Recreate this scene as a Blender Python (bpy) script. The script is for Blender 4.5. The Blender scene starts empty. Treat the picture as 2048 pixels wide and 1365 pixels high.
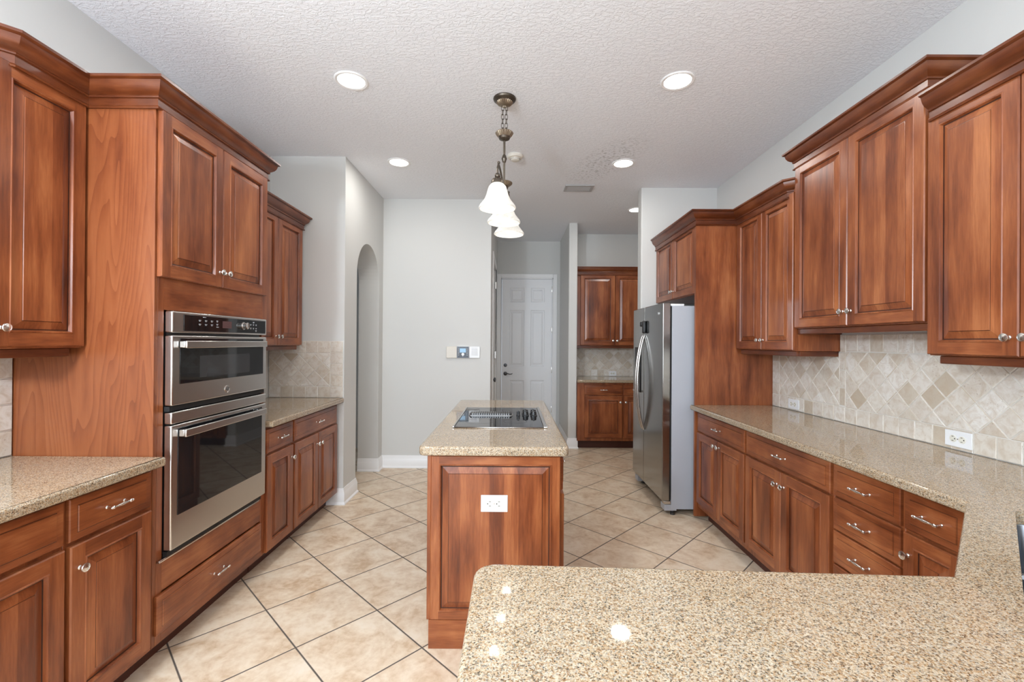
import bpy, bmesh, math, random
from mathutils import Vector, Matrix
random.seed(7)
SC = bpy.context.scene
COL = SC.collection

# ------------------------------------------------------------------ camera, world, fill lights, exposure
cam = bpy.data.cameras.new('camera'); cam_o = bpy.data.objects.new('camera', cam); COL.objects.link(cam_o)
cam.sensor_width = 36.0; cam.lens = 900.11 / 2048 * 36.0; cam.clip_start = 0.02; cam.clip_end = 60
cam_o.matrix_world = (Matrix.Translation((0, 0, 1.4011)) @ Matrix.Rotation(0.0011, 4, 'Z')
                      @ Matrix.Rotation(math.pi / 2 + 0.0026, 4, 'X') @ Matrix.Rotation(0.0069, 4, 'Z'))
SC.camera = cam_o

W = bpy.data.worlds.new('sky'); SC.world = W; W.use_nodes = True
bg = W.node_tree.nodes['Background']; bg.inputs[0].default_value = (0.72, 0.84, 1.0, 1); bg.inputs[1].default_value = 0.9

def area(name, loc, rot, sx, sy, power, color=(1, 1, 1), spread=180):
    l = bpy.data.lights.new(name, 'AREA'); l.shape = 'RECTANGLE'; l.size = sx; l.size_y = sy
    l.energy = power; l.color = color; l.spread = math.radians(spread)
    o = bpy.data.objects.new(name, l); o.location = loc; o.rotation_euler = rot; COL.objects.link(o)
    return o
# added fill lights at the unseen rear windows and an added side window (left, behind the camera)
area('added_fill_rear_window', (-0.95, -3.75, 1.35), (math.radians(90), 0, 0), 2.0, 2.3, 70, (0.86, 0.93, 1.0))
area('added_fill_rear_window', (1.45, -3.75, 1.35), (math.radians(90), 0, 0), 2.0, 2.3, 70, (0.86, 0.93, 1.0))
area('added_fill_side_window', (-2.45, -1.75, 1.5), (math.radians(90), 0, math.radians(-90)), 1.8, 1.7, 40, (0.80, 0.90, 1.0))
# the photographer's flash, held left of the camera (it throws the shadows on the nook and hall walls)
fl = bpy.data.lights.new('photo_flash', 'POINT'); fl.energy = 215; fl.shadow_soft_size = 0.14; fl.color = (0.78, 0.89, 1.0)
fl_o = bpy.data.objects.new('photo_flash', fl); fl_o.location = (-1.45, -0.45, 1.95); COL.objects.link(fl_o)

SC.view_settings.view_transform = 'Standard'; SC.view_settings.look = 'None'
SC.view_settings.gamma = 1.0; SC.view_settings.use_curve_mapping = False
SC.view_settings.exposure = 0.16
SC.cycles.max_bounces = 10; SC.cycles.diffuse_bounces = 6; SC.cycles.glossy_bounces = 4
SC.cycles.transmission_bounces = 6; SC.cycles.transparent_max_bounces = 8
SC.cycles.use_denoising = True
SC.cycles.sample_clamp_indirect = 6.0

# ------------------------------------------------------------------ dimensions
XL, XR, HC = -2.09, 2.074, 2.986        # left wall, right wall, ceiling
CT0, CT1 = 0.876, 0.914                 # granite slab
FL = -1.497                             # carcass face, left run
FR = 1.478                              # carcass face, right run
UL, UR = -1.797, 1.792                  # carcass faces of the wall cabinets

# ------------------------------------------------------------------ materials
class NT:
    def __init__(s, name):
        s.m = bpy.data.materials.new(name); s.m.use_nodes = True
        s.t = s.m.node_tree; s.n = s.t.nodes; s.b = s.n['Principled BSDF']; s.out = s.n['Material Output']
    def node(s, t, **k):
        n = s.n.new(t)
        for a, v in k.items(): setattr(n, a, v)
        return n
    def link(s, a, b): s.t.links.new(a, b)
    def inp(s, sock, v):
        if isinstance(v, bpy.types.NodeSocket): s.link(v, sock)
        else: sock.default_value = v
    def math(s, op, a, b=0.0, c=None, clamp=False):
        n = s.node('ShaderNodeMath', operation=op); n.use_clamp = clamp
        s.inp(n.inputs[0], a); s.inp(n.inputs[1], b)
        if c is not None: s.inp(n.inputs[2], c)
        return n.outputs[0]
    def pos(s):
        g = s.node('ShaderNodeNewGeometry'); return g.outputs['Position']
    def sep(s, v):
        n = s.node('ShaderNodeSeparateXYZ'); s.link(v, n.inputs[0]); return n.outputs
    def comb(s, x, y, z):
        n = s.node('ShaderNodeCombineXYZ')
        for i, v in enumerate((x, y, z)): s.inp(n.inputs[i], v)
        return n.outputs[0]
    def noise(s, vec, scale, detail=3, rough=0.5, dist=0.0):
        n = s.node('ShaderNodeTexNoise'); s.link(vec, n.inputs['Vector'])
        n.inputs['Scale'].default_value = scale; n.inputs['Detail'].default_value = detail
        n.inputs['Roughness'].default_value = rough; n.inputs['Distortion'].default_value = dist
        return n.outputs['Fac']
    def ramp(s, fac, stops, interp='LINEAR'):
        n = s.node('ShaderNodeValToRGB'); s.link(fac, n.inputs[0]); r = n.color_ramp; r.interpolation = interp
        while len(r.elements) > 1: r.elements.remove(r.elements[-1])
        for i, (p, c) in enumerate(stops):
            e = r.elements[0] if i == 0 else r.elements.new(p)
            e.position = p; e.color = (*c, 1) if not isinstance(c, (int, float)) else (c, c, c, 1)
        return n.outputs[0]
    def mix(s, fac, a, b, mode='MIX'):
        n = s.node('ShaderNodeMix', data_type='RGBA', blend_type=mode)
        s.inp(n.inputs[0], fac)
        for i, v in ((6, a), (7, b)):
            if isinstance(v, tuple): v = (*v, 1) if len(v) == 3 else v
            s.inp(n.inputs[i], v)
        return n.outputs[2]
    def bump(s, h, dist, strength=1.0):
        n = s.node('ShaderNodeBump'); s.link(h, n.inputs['Height'])
        n.inputs['Distance'].default_value = dist; n.inputs['Strength'].default_value = strength
        s.link(n.outputs[0], s.b.inputs['Normal'])
    def set(s, **k):
        names = dict(color='Base Color', rough='Roughness', metal='Metallic', spec='Specular IOR Level', coat='Coat Weight',
                     coatr='Coat Roughness', em='Emission Color', ems='Emission Strength', alpha='Alpha', aniso='Anisotropic')
        for a, v in k.items():
            if isinstance(v, tuple) and len(v) == 3: v = (*v, 1)
            s.inp(s.b.inputs[names[a]], v)
        return s

def srgb(r, g, b):
    f = lambda c: (c / 255 / 12.92) if c / 255 <= 0.04045 else ((c / 255 + 0.055) / 1.055) ** 2.4
    return (f(r), f(g), f(b))

def simple(name, color, rough=0.5, metal=0.0, **k):
    return NT(name).set(color=color, rough=rough, metal=metal, **k).m

def wood(name, horiz=False, strips=False, veneer=False, dark=False):
    n = NT(name); p = n.pos(); x, y, z = n.sep(p)
    oi = n.node('ShaderNodeObjectInfo').outputs['Random']
    off = n.math('MULTIPLY', oi, 37.0)
    if horiz: v = n.comb(n.math('MULTIPLY_ADD', x, 0.10, off), n.math('MULTIPLY', y, 0.10), z)
    else: v = n.comb(n.math('ADD', x, off), y, n.math('MULTIPLY', z, 0.09))
    fine = n.noise(v, 150, 4, 0.6)
    mid = n.noise(v, 16, 3, 0.55, 0.6)
    blotch = n.noise(n.comb(n.math('ADD', x, off), y, n.math('MULTIPLY', z, 0.45)) if not horiz else p, 6.5, 2, 0.5)
    f = n.math('ADD', n.math('MULTIPLY', mid, 0.55), n.math('ADD', n.math('MULTIPLY', fine, 0.25), n.math('MULTIPLY', blotch, 0.45)))
    if veneer:
        # tall cathedral figure: nested arches in the sawn veneer
        cx = n.math('ADD', n.math('MULTIPLY', n.math('SINE', n.math('MULTIPLY', n.math('ADD', x, y), 13.0)), 0.22),
                    n.math('MULTIPLY', z, 0.20))
        w = n.noise(n.comb(n.math('ADD', x, off), y, n.math('MULTIPLY', z, 0.13)), 6.0, 2, 0.5, 0.2)
        rings = n.math('FRACT', n.math('MULTIPLY', n.math('ADD', cx, n.math('MULTIPLY', w, 0.75)), 16.0))
        f = n.math('ADD', n.math('MULTIPLY', f, 0.80), n.math('MULTIPLY', n.math('POWER', rings, 2.0), 0.20))
        col = n.ramp(f, [(0.28, srgb(146, 88, 54)), (0.52, srgb(132, 74, 42)), (0.70, srgb(118, 62, 34)), (0.9, srgb(98, 48, 26))])
    else:
        if strips:
            s = n.math('ADD', n.math('ADD', x, y), off)
            cell = n.math('FLOOR', n.math('MULTIPLY', s, 15.0))
            wn = n.node('ShaderNodeTexWhiteNoise', noise_dimensions='1D'); n.link(cell, wn.inputs['W'])
            f = n.math('ADD', f, n.math('MULTIPLY', n.math('SUBTRACT', wn.outputs['Value'], 0.5), 0.20))
        col = n.ramp(f, [(0.30, srgb(60, 26, 13)), (0.50, srgb(106, 52, 26)), (0.66, srgb(138, 76, 42)), (0.92, srgb(180, 114, 70))])
    if dark: col = n.mix(1.0, col, (0.52, 0.46, 0.42), 'MULTIPLY')  # shade of the downward-facing moldings multiplied into the colour
    n.set(color=col, rough=0.28, spec=0.5)
    n.bump(fine, 0.0006, 0.25)
    return n.m

M = {}
M['wood_v'] = wood('cherry_wood_upright_grain')
M['wood_h'] = wood('cherry_wood_level_grain', horiz=True)
M['molding'] = wood('shade_tinted_cherry_molding', horiz=True, dark=True)  # same cherry, with the dimmer light on crowns and rails put into its colour
M['wood_p'] = wood('cherry_wood_glued_strips', strips=True)
M['veneer'] = wood('cherry_veneer_cathedral', veneer=True)
M['glaze'] = simple('dark_glaze', srgb(48, 20, 11), 0.4)
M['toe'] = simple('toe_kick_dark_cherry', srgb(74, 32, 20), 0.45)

def granite():
    n = NT('speckled_granite'); p = n.pos()
    w = n.node('ShaderNodeTexNoise'); n.link(p, w.inputs['Vector']); w.inputs['Scale'].default_value = 90
    q = n.node('ShaderNodeVectorMath', operation='MULTIPLY_ADD'); n.link(w.outputs['Color'], q.inputs[0])
    q.inputs[1].default_value = (0.004,) * 3; n.link(p, q.inputs[2])
    def vor(scale):
        v = n.node('ShaderNodeTexVoronoi'); n.link(q.outputs[0], v.inputs['Vector']); v.inputs['Scale'].default_value = scale
        s = n.node('ShaderNodeSeparateColor'); n.link(v.outputs['Color'], s.inputs[0]); return s.outputs
    a = vor(350); b = vor(640)
    c1 = n.ramp(a[0], [(0.0, srgb(44, 41, 37)), (0.14, srgb(112, 80, 50)), (0.25, srgb(158, 124, 86)), (0.39, srgb(173, 152, 123)),
                       (0.62, srgb(195, 182, 161)), (0.84, srgb(162, 156, 145))], 'CONSTANT')
    c2 = n.ramp(b[1], [(0.0, srgb(38, 36, 33)), (0.14, srgb(128, 95, 62)), (0.26, srgb(170, 149, 120)), (0.6, srgb(192, 179, 158))], 'CONSTANT')
    col = n.mix(0.42, c1, c2)
    big = n.noise(p, 5.0, 3, 0.6)
    col = n.mix(n.ramp(big, [(0.35, 0.0), (0.7, 0.35)]), col, n.mix(1.0, col, (0.94, 0.84, 0.70), 'MULTIPLY'))
    n.set(color=col, rough=0.035, spec=0.55)
    return n.m
M['granite'] = granite()

def travertine():
    n = NT('tumbled_travertine'); p = n.pos(); g = n.node('ShaderNodeNewGeometry')
    r = g.outputs['Random Per Island']
    col = n.ramp(r, [(0.0, srgb(192, 178, 158)), (0.10, srgb(210, 201, 187)), (0.30, srgb(228, 223, 214)), (0.60, srgb(217, 210, 200)), (0.82, srgb(234, 231, 225)), (1.0, srgb(202, 190, 174))])
    sh = n.node('ShaderNodeVectorMath', operation='MULTIPLY_ADD')
    n.link(n.comb(r, r, r), sh.inputs[0]); sh.inputs[1].default_value = (13, 7, 5); n.link(p, sh.inputs[2])
    m1 = n.noise(sh.outputs[0], 22, 5, 0.65, 0.8); m2 = n.noise(sh.outputs[0], 120, 3, 0.6)
    col = n.mix(n.ramp(m1, [(0.42, 0.0), (0.68, 0.6)]), col, srgb(188, 168, 144))
    pit = n.ramp(m2, [(0.62, 0.0), (0.72, 1.0)])
    rpit = n.math('MULTIPLY', pit, n.ramp(n.math('FRACT', n.math('MULTIPLY', r, 7.31)), [(0.55, 0.08), (0.95, 0.75)]))
    col = n.mix(rpit, col, srgb(140, 112, 86))
    n.set(color=col, rough=0.42, spec=0.45)
    n.bump(n.math('SUBTRACT', m1, n.math('MULTIPLY', rpit, 0.8)), 0.0012, 0.5)
    return n.m
M['travertine'] = travertine()
M['grout'] = simple('pale_grout', srgb(226, 223, 216), 0.8)

def floor_mat():
    n = NT('beige_floor_tile'); p = n.pos(); x, y, z = n.sep(p)
    ts, ta, tx, ty = 0.4068, 0.7741, -0.9856, 2.6303
    c, s = math.cos(ta), math.sin(ta)
    dx = n.math('SUBTRACT', x, tx); dy = n.math('SUBTRACT', y, ty)
    u = n.math('DIVIDE', n.math('SUBTRACT', n.math('MULTIPLY', dx, c), n.math('MULTIPLY', dy, s)), ts)
    v = n.math('DIVIDE', n.math('ADD', n.math('MULTIPLY', dx, s), n.math('MULTIPLY', dy, c)), ts)
    def edge(a): return n.math('ABSOLUTE', n.math('SUBTRACT', n.math('FRACT', n.math('ADD', a, 0.5)), 0.5))
    d = n.math('MINIMUM', edge(u), edge(v))
    grout = n.ramp(d, [(0.0068, 1.0), (0.0098, 0.0)])
    wn = n.node('ShaderNodeTexWhiteNoise', noise_dimensions='2D'); n.link(n.comb(n.math('FLOOR', u), n.math('FLOOR', v), 0.0), wn.inputs['Vector'])
    off = n.node('ShaderNodeVectorMath', operation='MULTIPLY_ADD'); n.link(wn.outputs['Color'], off.inputs[0]); off.inputs[1].default_value = (9, 9, 9); n.link(p, off.inputs[2])
    m1 = n.noise(off.outputs[0], 7.0, 5, 0.62, 0.7); m2 = n.noise(off.outputs[0], 34, 4, 0.6)
    f = n.math('ADD', n.math('MULTIPLY', m1, 0.7), n.math('MULTIPLY', m2, 0.3))
    col = n.ramp(f, [(0.36, srgb(192, 163, 132)), (0.47, srgb(212, 189, 162)), (0.58, srgb(224, 206, 182)), (0.72, srgb(230, 216, 197))])
    col = n.mix(n.math('MULTIPLY', n.math('SUBTRACT', wn.outputs['Value'], 0.5), 0.16, clamp=True), col, srgb(196, 166, 134))
    col = n.mix(grout, col, srgb(84, 76, 70))
    n.set(color=col, rough=n.mix(grout, (0.34,) * 3, (0.8,) * 3), spec=0.4)
    n.bump(n.math('SUBTRACT', n.math('MULTIPLY', m2, 0.25), grout), 0.0022, 0.6)
    return n.m
M['floor'] = floor_mat()

def ceiling_mat():
    n = NT('knockdown_ceiling'); p = n.pos(); x, y, z = n.sep(p)
    v = n.comb(n.math('MULTIPLY', x, 0.62), y, z)
    h = n.noise(v, 62, 4, 0.6, 0.7); h2 = n.noise(v, 150, 2, 0.5)
    k = n.ramp(h, [(0.44, 0.0), (0.56, 1.0)])
    hh = n.math('ADD', k, n.math('MULTIPLY', h2, 0.35))
    # grey dust specks that collected beside the air vent
    d1 = n.math('SUBTRACT', x, 0.80); d2 = n.math('SUBTRACT', y, 3.95)
    a = n.math('ADD', n.math('MULTIPLY', d1, 0.94), n.math('MULTIPLY', d2, 0.34)); b = n.math('SUBTRACT', n.math('MULTIPLY', d2, 0.94), n.math('MULTIPLY', d1, 0.34))
    e = n.math('ADD', n.math('POWER', n.math('DIVIDE', a, 0.26), 2.0), n.math('POWER', n.math('DIVIDE', b, 0.62), 2.0))
    near = n.ramp(e, [(0.0, 1.0), (1.0, 0.0)])
    sp = n.ramp(n.noise(v, 60, 3, 0.6), [(0.52, 0.0), (0.62, 1.0)])
    dust = n.math('MULTIPLY', n.math('MULTIPLY', near, sp), 0.62)
    col = n.mix(dust, srgb(242, 244, 248), srgb(150, 150, 148))
    n.set(color=col, rough=0.8, spec=0.25)
    n.bump(hh, 0.0032, 0.6)
    return n.m
M['ceiling'] = ceiling_mat()

def wall_mat():
    n = NT('pale_grey_wall_paint'); p = n.pos()
    n.set(color=srgb(210, 210, 207), rough=0.55, spec=0.35)
    n.bump(n.noise(p, 160, 2, 0.5), 0.0008, 0.15)
    return n.m
M['wall'] = wall_mat()
M['trim'] = simple('white_trim_paint', srgb(240, 240, 240), 0.3)
M['doorpaint'] = simple('white_door_paint', srgb(236, 237, 239), 0.35)
M['dark'] = simple('black_gap', (0.006, 0.006, 0.006), 0.6)

def steel(name, base, rough, vert=False):
    n = NT(name); p = n.pos(); x, y, z = n.sep(p)
    v = n.comb(n.math('MULTIPLY', x, 2.0 if not vert else 700.0), n.math('MULTIPLY', y, 2.0 if not vert else 700.0), n.math('MULTIPLY', z, 700.0 if not vert else 2.0))
    f = n.noise(v, 2.0, 2, 0.5)
    n.set(color=base, metal=1.0, rough=n.ramp(f, [(0.3, rough * 0.95), (0.7, rough * 1.06)]))
    return n.m
M['steel'] = steel('brushed_stainless', (0.60, 0.575, 0.55), 0.24)
M['steel_fridge'] = steel('fridge_stainless', (0.34, 0.335, 0.32), 0.15, True)
M['steel_grille'] = simple('grille_steel', (0.33, 0.33, 0.33), 0.4, 0.8)
M['steel_dark'] = simple('dark_steel', (0.10, 0.10, 0.105), 0.35, 0.9)
M['sink_steel'] = simple('sink_steel', (0.30, 0.32, 0.35), 0.28, 1.0)
M['nickel'] = simple('satin_nickel', (0.74, 0.72, 0.69), 0.24, 1.0)
M['fridge_side'] = simple('fridge_grey_paint', srgb(176, 180, 188), 0.42)
M['glass_black'] = simple('black_glass', (0.010, 0.011, 0.013), 0.03, 0.0, spec=0.75)
M['glass_inner'] = simple('oven_window_screen', (0.035, 0.036, 0.04), 0.05, 0.0, spec=0.8)
M['black'] = simple('black_plastic', (0.012, 0.012, 0.013), 0.35)
M['white'] = simple('white_plastic', srgb(238, 240, 242), 0.3)
M['socket'] = simple('ivory_socket', srgb(228, 226, 214), 0.35)
M['marks'] = simple('white_print', srgb(205, 208, 212), 0.5)
M['lcd'] = NT('blue_lcd').set(color=srgb(120, 160, 190), rough=0.2, em=srgb(130, 175, 205), ems=0.35).m
M['navy'] = simple('navy_keypad_face', srgb(26, 38, 54), 0.25)
M['display'] = simple('amber_display_off', srgb(92, 66, 66), 0.15)
M['bronze'] = simple('aged_bronze', (0.115, 0.095, 0.075), 0.38, 0.85)
M['bronze_hi'] = simple('rubbed_bronze', (0.33, 0.27, 0.20), 0.38, 0.85)
M['cream'] = simple('cream_plastic', srgb(222, 217, 206), 0.45)
M['vent'] = simple('vent_grey_paint', srgb(176, 176, 176), 0.4)
M['lamp'] = NT('lit_lamp_lens').set(color=(1, 1, 1), rough=0.5, em=(1.0, 0.95, 0.86), ems=11.0).m
M['bulb'] = NT('lit_bulb').set(color=(1, 1, 1), rough=0.5, em=(1.0, 0.95, 0.87), ems=9.0).m

def shade_mat():
    n = NT('frosted_alabaster_glass'); p = n.pos()
    c = n.noise(p, 26, 3, 0.5, 0.8)
    col = n.ramp(c, [(0.35, srgb(222, 222, 218)), (0.7, srgb(244, 242, 238))])
    t = n.node('ShaderNodeBsdfTranslucent'); n.link(col, t.inputs[0])
    mx = n.node('ShaderNodeMixShader'); mx.inputs[0].default_value = 0.35
    n.set(color=col, rough=0.25, em=(1.0, 0.97, 0.93), ems=0.16)
    n.link(n.b.outputs[0], mx.inputs[1]); n.link(t.outputs[0], mx.inputs[2]); n.link(mx.outputs[0], n.out.inputs[0])
    return n.m
M['shade'] = shade_mat()

def pane_mat():
    n = NT('window_glass'); t = n.node('ShaderNodeBsdfTransparent'); g = n.node('ShaderNodeBsdfGlossy'); g.inputs['Roughness'].default_value = 0.0
    mx = n.node('ShaderNodeMixShader'); mx.inputs[0].default_value = 0.06
    n.link(t.outputs[0], mx.inputs[1]); n.link(g.outputs[0], mx.inputs[2]); n.link(mx.outputs[0], n.out.inputs[0])
    return n.m
M['pane'] = pane_mat()

# ------------------------------------------------------------------ mesh builder
class MB:
    def __init__(s): s.v = []; s.f = []; s.mi = []; s.mats = []; s.sm = []
    def m(s, key):
        if key not in s.mats: s.mats.append(key)
        return s.mats.index(key)
    def add(s, vs, fs, mat, sm=False):
        b = len(s.v); s.v += [tuple(x) for x in vs]
        for i, f in enumerate(fs):
            s.sm.append(sm); s.f.append([b + j for j in f]); s.mi.append(s.m(mat if isinstance(mat, str) else mat[i]))
        return s
    def bm_add(s, bm, mat):
        bm.verts.index_update()
        s.add([v.co[:] for v in bm.verts], [[v.index for v in f.verts] for f in bm.faces], mat); bm.free(); return s
    def box(s, x0, x1, y0, y1, z0, z1, mat, bev=0.0, seg=2, mp=None):
        if bev > 0:
            bm = bmesh.new(); bmesh.ops.create_cube(bm, size=1.0)
            for v in bm.verts: v.co = ((x0 + x1) / 2 + v.co.x * (x1 - x0), (y0 + y1) / 2 + v.co.y * (y1 - y0), (z0 + z1) / 2 + v.co.z * (z1 - z0))
            bmesh.ops.bevel(bm, geom=bm.edges[:], offset=bev, segments=seg, profile=0.5, affect='EDGES')
            if mp:
                for v in bm.verts: v.co = mp(*v.co)
            return s.bm_add(bm, mat)
        vs = [(x, y, z) for z in (z0, z1) for y in (y0, y1) for x in (x0, x1)]
        if mp: vs = [mp(*v) for v in vs]
        return s.add(vs, [(0, 1, 3, 2), (4, 6, 7, 5), (0, 4, 5, 1), (2, 3, 7, 6), (0, 2, 6, 4), (1, 5, 7, 3)], mat)
    def lathe(s, o, d, prof, mat, seg=24, caps=True, flute=0.0, nfl=0):
        o = Vector(o); d = Vector(d).normalized(); a = d.orthogonal().normalized(); b = d.cross(a)
        vs = []
        for r, t in prof:
            for k in range(seg):
                th = 2 * math.pi * k / seg; rr = r * (1 + flute * math.cos(nfl * th)) if nfl else r
                vs.append(o + d * t + (a * math.cos(th) + b * math.sin(th)) * rr)
        fs = []
        for i in range(len(prof) - 1):
            for k in range(seg):
                k2 = (k + 1) % seg; fs.append((i * seg + k, i * seg + k2, (i + 1) * seg + k2, (i + 1) * seg + k))
        if caps:
            fs.append(tuple(range(seg))[::-1]); n = len(prof) - 1; fs.append(tuple(n * seg + k for k in range(seg)))
        return s.add(vs, fs, mat, True)
    def tube(s, pts, rad, mat, seg=10, closed=False, sq=None):
        pts = [Vector(p) for p in pts]; n = len(pts); vs = []; fs = []
        rad = rad if isinstance(rad, (list, tuple)) else [rad] * n
        up = None
        for i in range(n):
            if closed: t = pts[(i + 1) % n] - pts[i - 1]
            else: t = pts[min(i + 1, n - 1)] - pts[max(i - 1, 0)]
            t.normalize()
            if up is None: up = t.orthogonal().normalized()
            up = (up - t * up.dot(t)).normalized(); sd = t.cross(up)
            for k in range(seg):
                th = 2 * math.pi * k / seg; vs.append(pts[i] + (up * math.cos(th) + sd * math.sin(th)) * rad[i])
        for i in range(n if closed else n - 1):
            for k in range(seg):
                k2 = (k + 1) % seg; j = (i + 1) % n; fs.append((i * seg + k, i * seg + k2, j * seg + k2, j * seg + k))
        if not closed: fs += [tuple(range(seg))[::-1], tuple((n - 1) * seg + k for k in range(seg))]
        return s.add(vs, fs, mat, True)
    def sphere(s, c, r, mat, seg=16):
        prof = [(max(r * math.sin(math.pi * i / 10), 1e-4), -r * math.cos(math.pi * i / 10)) for i in range(11)]
        return s.lathe(c, (0, 0, 1), prof, mat, seg)
    def sweep(s, path, prof, mat, side=1, z=0.0, m0=None, m1=None):
        """path: plan polyline; prof: (outward, height) polyline, closed; mitred corners."""
        P = [Vector((a, b)) for a, b in path]; n = len(P); k = len(prof); vs = []; fs = []
        for i in range(n):
            def nrm(a, b):
                d = (b - a).normalized(); return Vector((-d.y, d.x)) * side
            if i == 0: m = nrm(P[0], P[1])
            elif i == n - 1: m = nrm(P[-2], P[-1])
            else:
                a = nrm(P[i - 1], P[i]); b = nrm(P[i], P[i + 1]); m = (a + b).normalized(); m = m / max(m.dot(a), 0.2)
            if i == 0 and m0: m = Vector(m0)
            if i == n - 1 and m1: m = Vector(m1)
            for o, h in prof: vs.append((P[i].x + m.x * o, P[i].y + m.y * o, z + h))
        for i in range(n - 1):
            for j in range(k):
                j2 = (j + 1) % k; fs.append((i * k + j, i * k + j2, (i + 1) * k + j2, (i + 1) * k + j))
        fs += [tuple(range(k))[::-1], tuple((n - 1) * k + j for j in range(k))]
        return s.add(vs, fs, mat, True)
    def slab(s, poly, rings, mat, hole=None, z_hole0=None):
        """stacked insets of a plan polygon [(inset, z)], capped; an optional hole cut straight through."""
        n = len(poly); loops = [[(*q, z) for q in inset(poly, d)] for d, z in rings]
        bm = bmesh.new(); R = [[bm.verts.new(c) for c in lp] for lp in loops]
        for a, b in zip(R, R[1:]):
            for i in range(n): bm.faces.new((a[i], a[(i + 1) % n], b[(i + 1) % n], b[i]))
        H = None
        if hole:
            zt, zb = rings[-1][1], rings[0][1]
            H = [[bm.verts.new((*q, z)) for q in hole] for z in (zb, zt)]; h = len(hole)
            for i in range(h): bm.faces.new((H[0][i], H[0][(i + 1) % h], H[1][(i + 1) % h], H[1][i]))
        for lp, hl in ((R[0], H and H[0]), (R[-1], H and H[1])):
            es = []
            for L in (lp, hl):
                if L:
                    for i in range(len(L)):
                        e = bm.edges.get((L[i], L[(i + 1) % len(L)])); es.append(e)
            bmesh.ops.triangle_fill(bm, edges=es, use_beauty=True)
        return s.bm_add(bm, mat)
    def panel(s, mp, w, h, rings, mats, frame=None):
        """concentric rectangle rings (inset, height) from outside in, closed at the back, capped in front.
        frame = (ring index, stile material, rail material): that ring is laid as stiles and rails."""
        R = [[(i, i, n), (w - i, i, n), (w - i, h - i, n), (i, h - i, n)] for i, n in rings]
        for k in range(len(R) - 1):
            a, b = R[k], R[k + 1]
            if frame and k == frame[0]:
                n = rings[k][1]; i0, i1 = rings[k][0], rings[k + 1][0]
                for (u0, u1, v0, v1, mt) in ((i0, i1, i0, h - i0, frame[1]), (w - i1, w - i0, i0, h - i0, frame[1]), (i1, w - i1, i0, i1, frame[2]), (i1, w - i1, h - i1, h - i0, frame[2])):
                    s.add([mp(u0, v0, n), mp(u1, v0, n), mp(u1, v1, n), mp(u0, v1, n)], [(0, 1, 2, 3)], mt)
                continue
            s.add([mp(*q) for q in a + b], [(0, 1, 5, 4), (1, 2, 6, 5), (2, 3, 7, 6), (3, 0, 4, 7)], mats[k])
        s.add([mp(*q) for q in R[-1]], [(0, 1, 2, 3)], mats[-1])
        s.add([mp(*q) for q in R[0]], [(0, 3, 2, 1)], mats[0])
        return s
    def build(s, name, parent=None, origin=None, smooth=32, recalc=True):
        root = parent
        while root is not None and root.parent is not None: root = root.parent
        if root is not None: org = Vector(root.location)
        elif origin is not None: org = Vector(origin)
        else:
            xs = [v[0] for v in s.v]; ys = [v[1] for v in s.v]; zs = [v[2] for v in s.v]
            org = Vector(((min(xs) + max(xs)) / 2, (min(ys) + max(ys)) / 2, min(zs)))
        me = bpy.data.meshes.new(name); me.from_pydata([tuple(Vector(v) - org) for v in s.v], [], s.f)
        for k in s.mats: me.materials.append(M[k])
        for p, i in zip(me.polygons, s.mi): p.material_index = i
        if recalc:
            bm = bmesh.new(); bm.from_mesh(me); bmesh.ops.remove_doubles(bm, verts=bm.verts, dist=1e-6)
            bmesh.ops.recalc_face_normals(bm, faces=bm.faces); bm.to_mesh(me); bm.free()
        me.update()
        me.set_sharp_from_angle(angle=math.radians(smooth))
        for p, sm in zip(me.polygons, s.sm):
            # big plane faces stay flat so that rounded edges do not bend their shading
            vs = [me.vertices[i].co for i in p.vertices]
            p.use_smooth = sm or min((vs[i] - vs[i - 1]).length for i in range(len(vs))) < 0.012 and abs(p.normal.z) < 0.999
        o = bpy.data.objects.new(name, me); COL.objects.link(o)
        if parent is None: o.location = org
        else: o.parent = parent
        return o

def inset(poly, d):
    """move every edge of a counter-clockwise polygon inwards by d."""
    n = len(poly); out = []
    for i in range(n):
        p, c, q = Vector(poly[i - 1]), Vector(poly[i]), Vector(poly[(i + 1) % n])
        a = (c - p).normalized(); b = (q - c).normalized()
        na = Vector((-a.y, a.x)); nb = Vector((-b.y, b.x)); m = (na + nb).normalized(); m = m / max(m.dot(na), 0.3)
        out.append((c.x + m.x * d, c.y + m.y * d))
    return out

def fillet(poly, radii, seg=6):
    n = len(poly); out = []
    for i in range(n):
        r = radii[i] if isinstance(radii, (list, tuple)) else radii
        c = Vector(poly[i])
        if r <= 0: out.append(tuple(c)); continue
        a = (Vector(poly[i - 1]) - c).normalized(); b = (Vector(poly[(i + 1) % n]) - c).normalized()
        ang = a.angle(b); t = r / math.tan(ang / 2); p0 = c + a * t; p1 = c + b * t
        ctr = c + (a + b).normalized() * (r / math.sin(ang / 2))
        v0 = p0 - ctr; v1 = p1 - ctr; th = v0.angle(v1); sg = 1 if v0.x * v1.y - v0.y * v1.x > 0 else -1
        for k in range(seg + 1):
            t_ = sg * th * k / seg; out.append((ctr.x + v0.x * math.cos(t_) - v0.y * math.sin(t_), ctr.y + v0.x * math.sin(t_) + v0.y * math.cos(t_)))
    return out

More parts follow.
